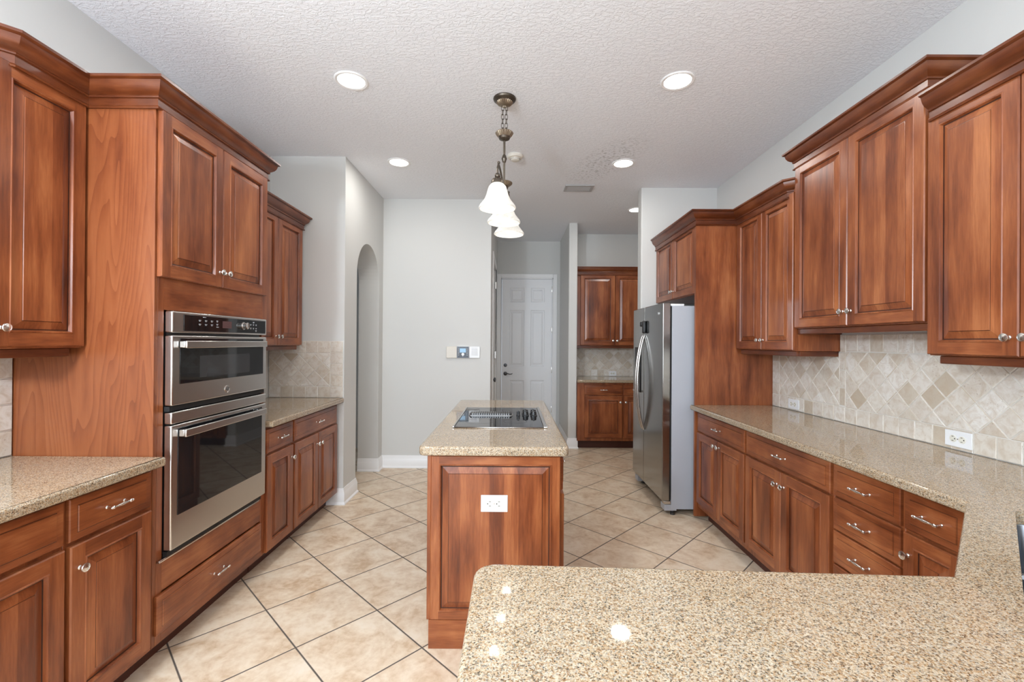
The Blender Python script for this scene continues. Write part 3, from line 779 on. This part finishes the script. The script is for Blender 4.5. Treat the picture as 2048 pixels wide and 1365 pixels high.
# far nook
mpN = NY(5.93)
def r(t):
    drawer(t, mpN, .950, 1.451, ZR0, .848); door(t, mpN, .950, 1.451, ZB, ZD1, (1.421, .622))
base_unit('cherry base cabinet of the far nook, left one with full drawer and door showing', mpN, .857, 1.459, .625, GN, r, name='base_cabinet')
def r(t):
    drawer(t, mpN, 1.467, 1.97, ZR0, .848); door(t, mpN, 1.467, 1.97, ZB, ZD1, (1.492, .622))
base_unit('cherry base cabinet of the far nook, half hidden by the refrigerator', mpN, 1.460, 2.276, .625, GN, r)
mpNU = NY(6.23)
t = wall_unit('cherry wall cabinet hanging in the far nook beside the hall', mpNU, .857, 1.99, 1.36, 2.39, .325,
              [(.935, 1.412, 1.368, 2.345, (1.398 - .012, 1.430)), (1.417, 1.90, 1.368, 2.345, (1.444, 1.430))], group=GN, rail=(.002, .002))
crown(t, [(.857, 6.212), (1.99, 6.212)], 2.447, -1, .045)

# ------------------------------------------------------------------ granite tops
def top_rings(z0, z1, e=.010):
    return [(.006, z0), (.0015, z0 + .003), (0, z0 + .008), (0, z1 - e), (e * .08, z1 - e * .62), (e * .30, z1 - e * .30), (e * .62, z1 - e * .08), (e, z1)]
def granite_top(label, poly, radii=0.004, z0=CT0, z1=CT1, hole=None):
    mb = MB().slab(fillet(poly, radii), top_rings(z0, z1), 'granite', hole=hole)
    return tag(mb.build('countertop', smooth=50), label, 'countertop')
granite_top('speckled granite countertop at the left edge, in front of the tall veneer panel', [(XL + .002, .93), (-1.441, .93), (-1.441, OY0 - .001), (XL + .002, OY0 - .001)])
granite_top('short granite countertop in the alcove right of the ovens', [(XL + .002, OY1 + .002), (-1.441, OY1 + .002), (-1.441, YA0 - .002), (XL + .002, YA0 - .002)])
# sink cut-out, set diagonally
s0 = Vector((1.495, 1.339)); sd = Vector((-.733, -.680)).normalized(); se = Vector((-sd.y, sd.x))
SW, SDp = .70, .42
hole = [s0, s0 + sd * SW, s0 + sd * SW + se * SDp, s0 + se * SDp]
hole = fillet([tuple(p) for p in hole], .03, 5)
granite_top('L-shaped granite countertop along the right wall and foreground peninsula',
            [(-.078, .27), (XR - .0015, .27), (XR - .0015, 3.5740), (1.412, 3.5740), (1.412, 1.402), (.938, .956), (-.078, .996)],
            [.03, .004, .004, .004, .006, .006, .045], hole=hole)
granite_top('granite island countertop around the cooktop', [(-.424, 2.034), (.261, 2.034), (.261, 3.69), (-.424, 3.69)], .035, .884, .926)
granite_top('granite countertop in the far nook behind the fridge', [(.857, 5.895), (2.276, 5.895), (2.276, 6.558), (.857, 6.558)])

# corner sink
t = thing('sink', 'stainless undermount sink set diagonally at the right edge', 'sink', (1.38, .94, .69))
def quad(d, z, e=0.0):
    pts = [s0 - sd * d - se * d, s0 + sd * (SW + d) - se * d, s0 + sd * (SW + d) + se * (SDp + d), s0 - sd * d + se * (SDp + d)]
    return [(p.x, p.y) for p in pts], z
mb = MB(); L = []
for d, z, rr in ((.012, .8735, .04), (.004, .8735, .034), (.002, .870, .03), (-.006, .72, .03), (-.03, .698, .03), (-.12, .694, .03)):
    pl, _ = quad(d, z); L.append([(x, y, z) for x, y in fillet(pl, rr, 5)])
k = len(L[0]); vs = [p for lp in L for p in lp]; fs = []
for i in range(len(L) - 1):
    fs += [(i * k + j, i * k + (j + 1) % k, (i + 1) * k + (j + 1) % k, (i + 1) * k + j) for j in range(k)]
fs.append(tuple((len(L) - 1) * k + j for j in range(k)))
mb.add(vs, fs, 'sink_steel').build('basin', t, recalc=True)
c = s0 + sd * SW / 2 + se * SDp / 2
MB().lathe((c.x, c.y, .6945), (0, 0, 1), [(.045, 0), (.045, .004), (.036, .004), (.034, .001), (.001, .001)], 'steel_dark', 24).build('drain', t)
pl = [s0 + sd * .36 + se * .0, s0 + sd * .385 + se * .0, s0 + sd * .385 + se * SDp, s0 + sd * .36 + se * SDp]
MB().slab([(p.x, p.y) for p in pl], [(0, .70), (0, .845), (.006, .853)], 'sink_steel').build('divider', t)

# ------------------------------------------------------------------ island
IX0, IX1, IY0, IY1 = -.374, .224, 2.078, 3.648
t = thing('kitchen_island', 'freestanding cherry island cabinet in the middle of the tiled floor', 'island', ((IX0 + IX1) / 2, 2.86, 0))
MB().box(IX0, IX1, IY0, IY1, .10, .8835, 'wood_v', .002, 1).build('carcass', t)
mpI = NY(IY0)
add_door(t, sub(mpI, IX0 + .004, .128), IX1 - IX0 - .004, .752, 'end_panel', stile=.046)
MB().box(IX0 - .012, IX0 + .006, IY0 - .016, IY0 + .03, .128, .8835, 'wood_v', .003, 2).build('corner_post', t)
for y0, y1 in ((IY0 + .03, 2.60), (2.60, 3.12), (3.12, IY1)):
    add_door(t, face((IX0 - .0005, y0 + .003, .128), (0, 1), (-1, 0)), y1 - y0 - .006, .745, 'back_panel')
PL = [(0, 0), (.030, 0), (.030, .108), (.026, .118), (.018, .124), (.012, .130), (0, .130)]
MB().sweep([(IX1 - .0, IY1), (IX0 - .001, IY1), (IX0 - .001, IY0 - .0225), (IX1, IY0 - .0225)], PL, 'wood_h', 1).build('plinth_molding', t)
MB().box(IX0 + .002, IX1 - .07, IY0 + .002, IY1 - .002, 0, .0995, 'toe').build('toe_kick', t)
mpIR = face((IX1, 0, 0), (0, 1), (1, 0))
for y0, y1, kn in ((IY0 + .012, 2.60, 1), (2.606, 3.116, 0), (3.122, IY1 - .006, 0)):
    drawer(t, mpIR, y0, y1, ZR0 + .004, .868); door(t, mpIR, y0, y1, ZD0, ZD1, (y1 - .03 if kn else y0 + .03, .62))

# cooktop
CX0, CX1, CY0, CY1, CZ = -.327, .196, 2.476, 3.222, .9262
t = thing('cooktop', 'black glass downdraft cooktop with steel side trims on the island', 'cooktop', (-.065, 2.85, CZ))
MB().box(CX0 + .011, CX1 - .021, CY0 + .004, CY1 - .004, CZ, CZ + .007, 'glass_black', .002, 2).build('glass_top', t)
MB().box(CX0, CX0 + .0105, CY0, CY1, CZ, CZ + .010, 'steel', .003, 2).build('side_trim', t)
MB().box(CX1 - .0205, CX1, CY0, CY1, CZ, CZ + .010, 'steel', .003, 2).build('side_trim', t)
MB().box(CX0 + .011, CX1 - .021, CY0, CY0 + .0035, CZ, CZ + .006, 'steel').box(CX0 + .011, CX1 - .021, CY1 - .0035, CY1, CZ, CZ + .006, 'steel').build('edge_trim', t)
mb = MB(); gx0, gx1, gy0, gy1 = -.275, .005, 2.845, 2.945; gz = CZ + .0075
pl = fillet([(gx0, gy0), (gx1, gy0), (gx1, gy1), (gx0, gy1)], .022, 6)
mb.slab(pl, [(0, gz), (0, gz + .003), (.003, gz + .005), (.006, gz + .005)], 'steel_grille')
MB().slab(inset(pl, .0065), [(0, gz + .003), (0, gz + .0125), (.002, gz + .0135)], 'black').build('vent_opening', t)
for i in range(17):
    x = gx0 + .024 + i * (gx1 - gx0 - .048 - .0045) / 16
    mb.box(x, x + .0045, gy0 + .005, gy1 - .005, gz + .005, gz + .0150, 'steel_grille')
mb.build('vent_grille', t)
for x, y, rr in ((.040, 2.866, .011), (.086, 2.866, .020), (.138, 2.866, .020), (.086, 2.935, .020), (.138, 2.935, .020)):
    mb = MB().lathe((x, y, CZ + .0072), (0, 0, 1), [(rr * 1.12, 0), (rr * 1.12, .004), (rr * .92, .006), (rr * .86, .022), (rr * .78, .027), (rr * .2, .028), (.0005, .028)], 'black', 20)
    mb.box(x - .004, x + .004, y - rr * .85, y + rr * .85, CZ + .026, CZ + .038, 'black', .0025, 2)
    mb.build('control_knob', t)
for (x, y, rr) in ((-.19, 2.66, .085), (.02, 2.66, .07), (-.19, 3.09, .07), (.02, 3.09, .09)):
    MB().lathe((x, y, CZ + .00705), (0, 0, 1), [(rr, 0), (rr, .0002), (rr - .003, .0002), (rr - .003, 0)], 'steel_dark', 48, caps=False).build('burner_ring', t)

# ------------------------------------------------------------------ outlets
def outlet(label, mp, u, v, w_, h_, group=None):
    c = mp(u + w_ / 2, v, 0); t = thing('power_outlet', label, 'outlet', c, 'white double power outlets')
    q = sub(mp, u, v)
    MB().box(0, w_, 0, h_, .0002, .006, 'white', .002, 2, mp=q).build('cover_plate', t)
    for k in (-1, 1):
        cu = w_ / 2 + k * w_ * .17; o = Vector(q(cu, h_ / 2, .0055)); d = Vector(q(cu, h_ / 2, 1.0055)) - o
        s = MB().lathe(o, d, [(w_ * .135, 0), (w_ * .135, .002), (w_ * .125, .0028), (.0005, .0028)], 'socket', 24).build('socket', t)
        mb = MB(); x = cu - w_ * .02; a = h_ * .13
        for dv in (-1, 1): mb.box(x - .001, x + .008, h_ / 2 + dv * a - .0012, h_ / 2 + dv * a + .0012, .0081, .0088, 'dark', mp=q)
        mb.lathe(Vector(q(cu - w_ * .075, h_ / 2, .0081)), d, [(.0028, 0), (.0028, .0007), (.0002, .0007)], 'dark', 10)
        mb.build('slots', s)
    MB().lathe(Vector(q(w_ / 2, h_ / 2, .006)), d, [(.003, 0), (.003, .001), (.0004, .0012)], 'nickel', 10).build('screw', t)
outlet('white double outlet on the end panel of the island', NY(IY0 - .0192), -.139, .626, .122, .076)
outlet('white double outlet low on the right backsplash nearest the camera', NX(XR - .0108), 2.018, .930, .124, .074)
outlet('white double outlet on the right backsplash close to the tall fridge panel', NX(XR - .0108), 3.236, .925, .122, .072)
outlet('white double outlet on the backsplash of the far nook', NY(6.56 - .0108), 1.407, .922, .105, .068)

# ------------------------------------------------------------------ double wall oven
VX = -1.461; VY0, VY1 = 1.932, 2.672
t = thing('built_in_oven', 'stainless steel double wall oven built into the tall cherry cabinet', 'oven', (-1.7, 2.3, .455))
mp = PX(VX)
MB().box(VY0 + .012, VY1 - .012, .475, 1.522, -.50, -.0356, 'steel_dark', mp=mp).build('oven_body', t)
def slab_front(name, z0, z1, parent=t):
    return MB().box(VY0, VY1, z0, z1, -.0352, 0, 'steel', .006, 3, mp=mp).build(name, parent)
cp = slab_front('control_panel', 1.432, 1.526)
MB().box(VY0 + .066, VY1 - .018, 1.441, 1.514, .0003, .0022, 'glass_black', .0008, 1, mp=mp).build('control_glass', cp)
MB().box(2.262, 2.335, 1.462, 1.497, .0023, .0028, 'display', mp=mp).build('display', cp)
o = Vector(mp(2.435, 1.479, .0024))
MB().lathe(o, (1, 0, 0), [(.021, 0), (.021, .003), (.0155, .004), (.0155, .020), (.017, .021), (.0175, .025), (.0145, .027), (.0135, .0265), (.0005, .0265)], 'steel', 28).build('control_knob', cp)
mb = MB()
for (y, z, w_) in [(2.090 + .042 * i, 1.492 - .018 * j, .016) for i in range(3) for j in range(2)] + [(2.215, 1.494, .014), (2.215, 1.478, .014), (2.215, 1.464, .018)] + [(2.50 + .026 * i, 1.488 - .020 * j, .012) for i in range(3) for j in range(2)] + [(2.55, 1.455, .014), (2.118, 1.507, .022), (2.525, 1.502, .016)]:
    mb.box(y, y + w_, z, z + .0022, .0023, .0026, 'marks', mp=mp)
    if w_ < .018: mb.box(y + .002, y + w_ - .003, z - .0045, z - .0028, .0023, .0026, 'marks', mp=mp)
mb.build('key_legends', cp)
def oven_door(name, z0, z1, g0, g1, gy0, gy1, hz, hh, inner):
    d = slab_front(name, z0, z1)
    MB().box(gy0, gy1, g0, g1, .0003, .002, 'glass_black', .0008, 1, mp=mp).build('window', d)
    if inner: MB().box(*inner, .0021, .0024, 'glass_inner', mp=mp).build('window_screen', d)
    mb = MB(); mb.box(1.968, 2.614, hz - hh / 2, hz + hh / 2, .026, .038, 'steel', .004, 3, mp=mp)
    for y in (1.984, 2.598): mb.box(y - .014, y + .014, hz - hh / 2 + .002, hz + hh / 2 - .002, .0024, .028, 'steel', .003, 2, mp=mp)
    mb.build('handle', d); return d
ud = oven_door('microwave_door', 1.115, 1.421, 1.207, 1.408, 1.976, 2.634, 1.381, .033, (2.10, 2.50, 1.226, 1.328))
o = Vector(mp(2.305, 1.152, .0003))
bd = MB().lathe(o, (1, 0, 0), [(.0185, 0), (.0185, .0016), (.017, .0022), (.0165, .0016), (.0005, .0016)], 'nickel', 32).build('badge', ud)
def text_mesh(txt, size, mp_, u, v, n, mat, parent, name='lettering', depth=.0006, shear=0.0):
    cu = bpy.data.curves.new('lettering', 'FONT'); cu.body = txt; cu.size = size; cu.align_x = 'CENTER'; cu.align_y = 'CENTER'; cu.extrude = depth; cu.shear = shear
    ob = bpy.data.objects.new('lettering', cu); COL.objects.link(ob)
    dg = bpy.context.evaluated_depsgraph_get(); me = ob.evaluated_get(dg).to_mesh()
    vs = [tuple(w_.co) for w_ in me.vertices]; fs = [tuple(p.vertices) for p in me.polygons]
    ob.evaluated_get(dg).to_mesh_clear(); bpy.data.objects.remove(ob); bpy.data.curves.remove(cu)
    if vs: MB().add([mp_(u + x, v + y, n + z + depth) for x, y, z in vs], fs, mat).build(name, parent)
text_mesh('GE', .021, mp, 2.305, 1.152, .0019, 'steel_dark', bd, shear=.25)
MB().box(VY0 + .002, VY1 - .002, 1.091, 1.112, -.0350, -.012, 'dark', mp=mp).build('vent_gap', t)
slab_front('middle_trim', 1.036, 1.088)
oven_door('oven_door', .492, 1.031, .634, 1.014, 1.968, 2.626, .992, .034, None)
MB().box(OY0 + .020, 2.645, .456, .466, -.0355, -.020, 'steel', .001, 1, mp=mp).box(VY0, VY1 - .02, .467, .489, -.034, -.016, 'dark', mp=mp).build('bottom_trim', t)

# ------------------------------------------------------------------ refrigerator
t = thing('refrigerator', 'stainless side-by-side refrigerator with grey side beside the right counter', 'refrigerator', (1.6, 4.1, 0))
RY0, RY1, RX = 3.662, 4.545, 1.222
MB().box(1.298, XR - .06, RY0, RY1, .05, 1.706, 'fridge_side', .004, 2).build('cabinet_body', t)
mb = MB().box(1.284, 1.297, RY0 + .006, RY1 - .006, .125, 1.70, 'dark'); mb.build('door_gasket', t)
def fdoor(name, y0, y1):
    pl = fillet([(RX, y0), (1.283, y0), (1.283, y1), (RX, y1)], [.006, .003, .003, .006], 4)
    mid = (y0 + y1) / 2
    return MB().slab(pl, [(.003, .118), (0, .122), (0, 1.726), (.003, 1.730)], 'steel_fridge').build(name, t)
fd = fdoor('fridge_door', RY0, 4.176); zd = fdoor('freezer_door', 4.182, RY1)
def fhandle(parent, y):
    pts = []; rad = []
    for k in range(25):
        s = k / 24; b = math.sin(math.pi * s)
        pts.append((RX - .006 - .062 * b ** .75, y, .605 + s * .865)); rad.append(.008 + .0045 * b)
    MB().tube(pts, rad, 'steel', 12).build('handle', parent)
fhandle(fd, 4.150); fhandle(zd, 4.208)
mb = MB().box(4.115, 4.160, 1.49, 1.605, .0003, .028, 'black', .010, 3, mp=NX(RX)); mb.build('latch', fd)
mb = MB().box(4.196, 4.245, 1.555, 1.60, .0003, .026, 'black', .010, 3, mp=NX(RX)); mb.build('latch', zd)
mb = MB().box(4.28, 4.47, .93, 1.36, .0003, .006, 'black', .003, 2, mp=NX(RX)); dp = mb.build('water_dispenser', zd)
MB().box(4.30, 4.45, .95, 1.18, .0062, .0082, 'glass_black', .001, 1, mp=NX(RX)).box(4.30, 4.45, .93, .95, .0062, .030, 'steel', .003, 2, mp=NX(RX)).build('dispenser_recess', dp)
mb = MB()
for i, (dy, h_) in enumerate(((0, .014), (.011, .019), (.021, .012), (.031, .016), (.041, .021))): mb.box(3.735 + dy, 3.742 + dy, 1.640, 1.640 + h_, .0003, .002, 'marks', mp=NX(RX))
mb.build('badge', fd)
mb = MB().box(1.335, 1.345, RY0 + .10, RY1 - .10, .04, .12, 'black')
for y0, y1 in ((RY0 + .002, RY0 + .10), (RY1 - .10, RY1 - .002)): mb.box(1.245, 1.345, y0, y1, .036, .086, 'fridge_side', .006, 2)
mb.build('base_grille', t)
for y in (RY0 + .03, RY1 - .03):
    MB().box(1.24, 1.296, y - .028, y + .028, .090, .117, 'steel', .004, 2).build('hinge', t)
    MB().lathe((1.32, y, 0), (0, 0, 1), [(.02, 0), (.02, .02), (.012, .024), (.012, .036)], 'steel_dark', 14).build('foot', t)
    MB().lathe((1.95, y, 0), (0, 0, 1), [(.02, 0), (.02, .02), (.012, .024), (.012, .050)], 'steel_dark', 14).build('foot', t)
MB().box(1.288, 1.40, RY0 + .01, RY0 + .06, 1.7065, 1.724, 'white', .004, 2).build('hinge_cover', t)

# ------------------------------------------------------------------ ceiling fittings
def can_light(x, y, label, watts=5.0):
    t = thing('recessed_light', label, 'ceiling light', (x, y, HC), 'recessed ceiling lights')
    MB().lathe((x, y, HC - .0003), (0, 0, -1), [(.100, 0), (.100, .003), (.094, .007), (.080, .005), (.078, -.0)], 'trim', 40, caps=False).build('trim_ring', t)
    MB().lathe((x, y, HC - .0003), (0, 0, -1), [(.0785, 0), (.0785, .0035), (.001, .0045)], 'lamp', 40).build('lens', t)
    l = bpy.data.lights.new('lamp_glow', 'AREA'); l.shape = 'DISK'; l.size = .15; l.energy = watts; l.color = (1.0, .975, .945)
    o = bpy.data.objects.new('lamp_glow', l); o.location = (0, 0, -.012); o.parent = t; COL.objects.link(o)
can_light(-.990, 2.730, 'recessed ceiling light, left one of the nearer pair')
can_light(.985, 2.712, 'recessed ceiling light, right one of the nearer pair')
can_light(-1.015, 3.974, 'recessed ceiling light in front of the arch, left one of the farther pair')
can_light(.966, 3.964, 'recessed ceiling light above the fridge front, right one of the farther pair')
can_light(1.46, 5.346, 'recessed ceiling light of the far nook, half hidden by the fridge wall')
for x, y in ((-.99, 1.35), (.985, 1.35)): can_light(x, y, 'recessed ceiling light above the foreground, %s of the view' % ('left' if x < 0 else 'right'))

t = thing('smoke_detector', 'small round cream smoke detector on the ceiling behind the pendant', 'smoke detector', (.012, 3.81, HC))
MB().lathe((.012, 3.81, HC - .0003), (0, 0, -1), [(.066, 0), (.068, .012), (.060, .024), (.042, .028), (.038, .042), (.030, .047), (.0005, .048)], 'cream', 32).build('housing', t)
mb = MB()
for k in range(20):
    a = 2 * math.pi * k / 20; mb.tube([(.012 + .0400 * math.cos(a), 3.81 + .0400 * math.sin(a), HC - .031), (.012 + .0385 * math.cos(a), 3.81 + .0385 * math.sin(a), HC - .040)], .0022, 'steel_dark', 6)
mb.build('grille', t)

t = thing('air_vent', 'grey rectangular air vent with louvres in the ceiling', 'vent', (.665, 4.60, HC))
mb = MB(); vx0, vx1, vy0, vy1 = .520, .812, 4.505, 4.690; z0, z1 = HC - .012, HC - .0004
for b in ((vx0, vx1, vy0, vy0 + .026), (vx0, vx1, vy1 - .026, vy1), (vx0, vx0 + .026, vy0 + .026, vy1 - .026), (vx1 - .026, vx1, vy0 + .026, vy1 - .026)): mb.box(b[0], b[1], b[2], b[3], z0, z1, 'vent', .003, 2)
mb.build('frame', t)
MB().box(vx0 + .02, vx1 - .02, vy0 + .02, vy1 - .02, HC - .0012, HC - .0005, 'dark').build('duct_opening', t)
mb = MB()
for k in range(6):
    y = vy0 + .027 + k * .0222
    mb.add([(x, y + dy, z) for x in (vx0 + .027, vx1 - .027) for dy, z in ((.0135, z0 + .0010), (0, HC - .0030), (.0010, HC - .0022), (.0145, z0 + .0019))],
           [(0, 1, 2, 3), (7, 6, 5, 4), (0, 4, 5, 1), (1, 5, 6, 2), (2, 6, 7, 3), (3, 7, 4, 0)], 'vent')
mb.build('louvres', t)

# ------------------------------------------------------------------ pendant
PC = Vector((-.062, 2.92)); bar = Vector((.10, 1.0)).normalized()
t = thing('pendant_light', 'bronze pendant with three frosted bell shades over the island', 'pendant light', (PC.x, PC.y, HC))
Z = HC - .0003
MB().lathe((PC.x, PC.y, Z), (0, 0, -1), [(.072, 0), (.074, .006), (.070, .014), (.060, .020), (.052, .026)], 'bronze', 48).lathe((PC.x, PC.y, Z - .0262), (0, 0, -1), [(.052, 0), (.044, .012), (.026, .022), (.012, .026), (.010, .034), (.001, .036)], 'bronze_hi', 48, flute=.05, nfl=24).build('canopy', t)
def chain(dx, ztop, zbot):
    mb = MB(); n = 6; L = (ztop - zbot) / n
    for i in range(n):
        zc = ztop - (i + .5) * L; hl = L * .62; r_ = .0085; pts = []
        for k in range(16):
            a = 2 * math.pi * k / 16; uu = r_ * math.cos(a); vv = (hl - r_) * (1 if math.sin(a) > 0 else -1) * (abs(math.sin(a)) > .01) + r_ * math.sin(a)
            ang = .35 + (math.pi / 2 if i % 2 else 0)
            pts.append((PC.x + dx + uu * math.cos(ang), PC.y + uu * math.sin(ang), zc + vv))
        mb.tube(pts, .0019, 'bronze', 6, closed=True)
    mb.build('chain', t)
chain(-.012, Z - .050, 2.765); chain(.012, Z - .050, 2.765)
MB().lathe((PC.x, PC.y, 2.775), (0, 0, -1), [(.008, 0), (.010, .008), (.052, .010), (.058, .016), (.050, .030), (.040, .042)], 'bronze_hi', 60, flute=.035, nfl=26).lathe((PC.x, PC.y, 2.732), (0, 0, -1), [(.040, 0), (.034, .012), (.016, .020), (.008, .024)], 'bronze', 30).build('fluted_cup', t)
MB().lathe((PC.x, PC.y, 2.708), (0, 0, -1), [(.0075, 0), (.0075, .09), (.011, .094), (.013, .102), (.018, .116), (.013, .130), (.011, .138), (.0075, .142), (.0075, .262)], 'bronze', 20).build('stem', t)
MB().lathe((PC.x, PC.y, 2.447), (0, 0, -1), [(.010, 0), (.012, .004), (.050, .008), (.054, .014), (.044, .026), (.030, .034)], 'bronze_hi', 60, flute=.035, nfl=24).lathe((PC.x, PC.y, 2.412), (0, 0, -1), [(.030, 0), (.026, .012), (.020, .030), (.016, .060), (.020, .075)], 'bronze', 24).build('hub', t)
BELL = [(.026, 0), (.036, .004), (.050, .020), (.057, .042), (.063, .066), (.074, .092), (.090, .114), (.103, .130), (.108, .142), (.106, .148)]
for k, (dy, arm) in enumerate(((-.315, 1), (0, 0), (.315, 1))):
    c = Vector((PC.x, PC.y)) + bar * dy; zt = 2.322
    if arm:
        sg = 1 if dy > 0 else -1; pts = []
        for q in range(19):
            s = q / 18; a = s * math.pi
            # rises from the hub, crests near the shade, then curls down to its cap
            h_ = 2.395 + .055 * math.sin(min(s / .78, 1) * math.pi / 2) if s < .78 else 2.450 - (s - .78) / .22 * .072
            pts.append((PC.x + bar.x * (sg * .020 + (dy - sg * .020) * min(1.0, s / .90)), PC.y + bar.y * (sg * .020 + (dy - sg * .020) * min(1.0, s / .90)), h_))
        mb = MB().tube(pts, [.0062] * 19, 'bronze', 10); ctr = pts[13]
        mb.sphere((c.x - bar.x * sg * .05, c.y - bar.y * sg * .05, 2.462), .009, 'bronze', 12)
        mb.build('arm', t)
        MB().sphere((c.x, c.y, 2.366), .017, 'bronze', 18).lathe((c.x, c.y, 2.352), (0, 0, -1), [(.010, 0), (.030, .006), (.036, .016), (.038, .030), (.030, .032)], 'bronze', 26).build('shade_cap', t)
    else:
        MB().lathe((c.x, c.y, 2.352), (0, 0, -1), [(.018, 0), (.030, .006), (.036, .016), (.038, .030), (.030, .032)], 'bronze', 26).build('shade_cap', t)
    inner = [(max(r_ - .004, .002), z_ + .0) for r_, z_ in BELL][::-1]
    sh = MB().lathe((c.x, c.y, zt), (0, 0, -1), BELL + inner, 'shade', 48, caps=False).build('shade', t)
    MB().lathe((c.x, c.y, zt - .012), (0, 0, -1), [(.012, 0), (.014, .02), (.026, .045), (.030, .062), (.026, .078), (.012, .090), (.001, .093)], 'bulb', 20).build('bulb', sh)
    l = bpy.data.lights.new('bulb_glow', 'POINT'); l.energy = 0.22; l.shadow_soft_size = .03; l.color = (1.0, .94, .86)
    o = bpy.data.objects.new('bulb_glow', l); o.location = (c.x - PC.x, c.y - PC.y, 2.215 - HC); o.parent = t; COL.objects.link(o)

# ------------------------------------------------------------------ keypad on the grey wall
t = thing('alarm_keypad', 'white wall panel with dark keypad and blue screen on the grey wall', 'keypad', (-.545, YB, 1.22))
mp = NY(YB)
MB().box(-.732, -.618, 1.222, 1.350, .0005, .020, 'cream', .004, 2, mp=mp).build('blank_panel', t)
kp = MB().box(-.6165, -.4765, 1.220, 1.353, .0005, .024, 'white', .004, 2, mp=mp).build('keypad_housing', t)
MB().box(-.612, -.481, 1.2235, 1.3485, .0242, .0258, 'navy', .0006, 1, mp=mp).build('keypad_face', kp)
MB().box(-.582, -.514, 1.283, 1.328, .0259, .0264, 'lcd', mp=mp).build('screen', kp)
mb = MB()
for i in range(5):
    for x in (-.600, -.506): mb.box(x + .001, x + .0105, 1.318 - i * .0165, 1.3235 - i * .0165, .0259, .0266, 'marks', mp=mp)
mb.lathe(Vector(mp(-.547, 1.264, .0259)), (0, -1, 0), [(.0155, 0), (.0155, .001), (.0004, .001)], 'white', 20)
mb.add([mp(-.554, 1.252, .0262), mp(-.540, 1.252, .0262), mp(-.547, 1.238, .0262), mp(-.554, 1.252, .0266), mp(-.540, 1.252, .0266), mp(-.547, 1.238, .0266)], [(0, 1, 2), (3, 5, 4), (0, 3, 4, 1), (1, 4, 5, 2), (2, 5, 3, 0)], 'white')
mb.build('buttons', kp)
sp = MB().box(-.4755, -.360, 1.222, 1.350, .0005, .022, 'white', .004, 2, mp=mp).build('speaker_panel', t)
mb = MB()
for i in range(7): mb.box(-.452, -.384, 1.252 + i * .013, 1.255 + i * .013, .0221, .0225, 'vent', mp=mp)
mb.build('speaker_slots', sp)
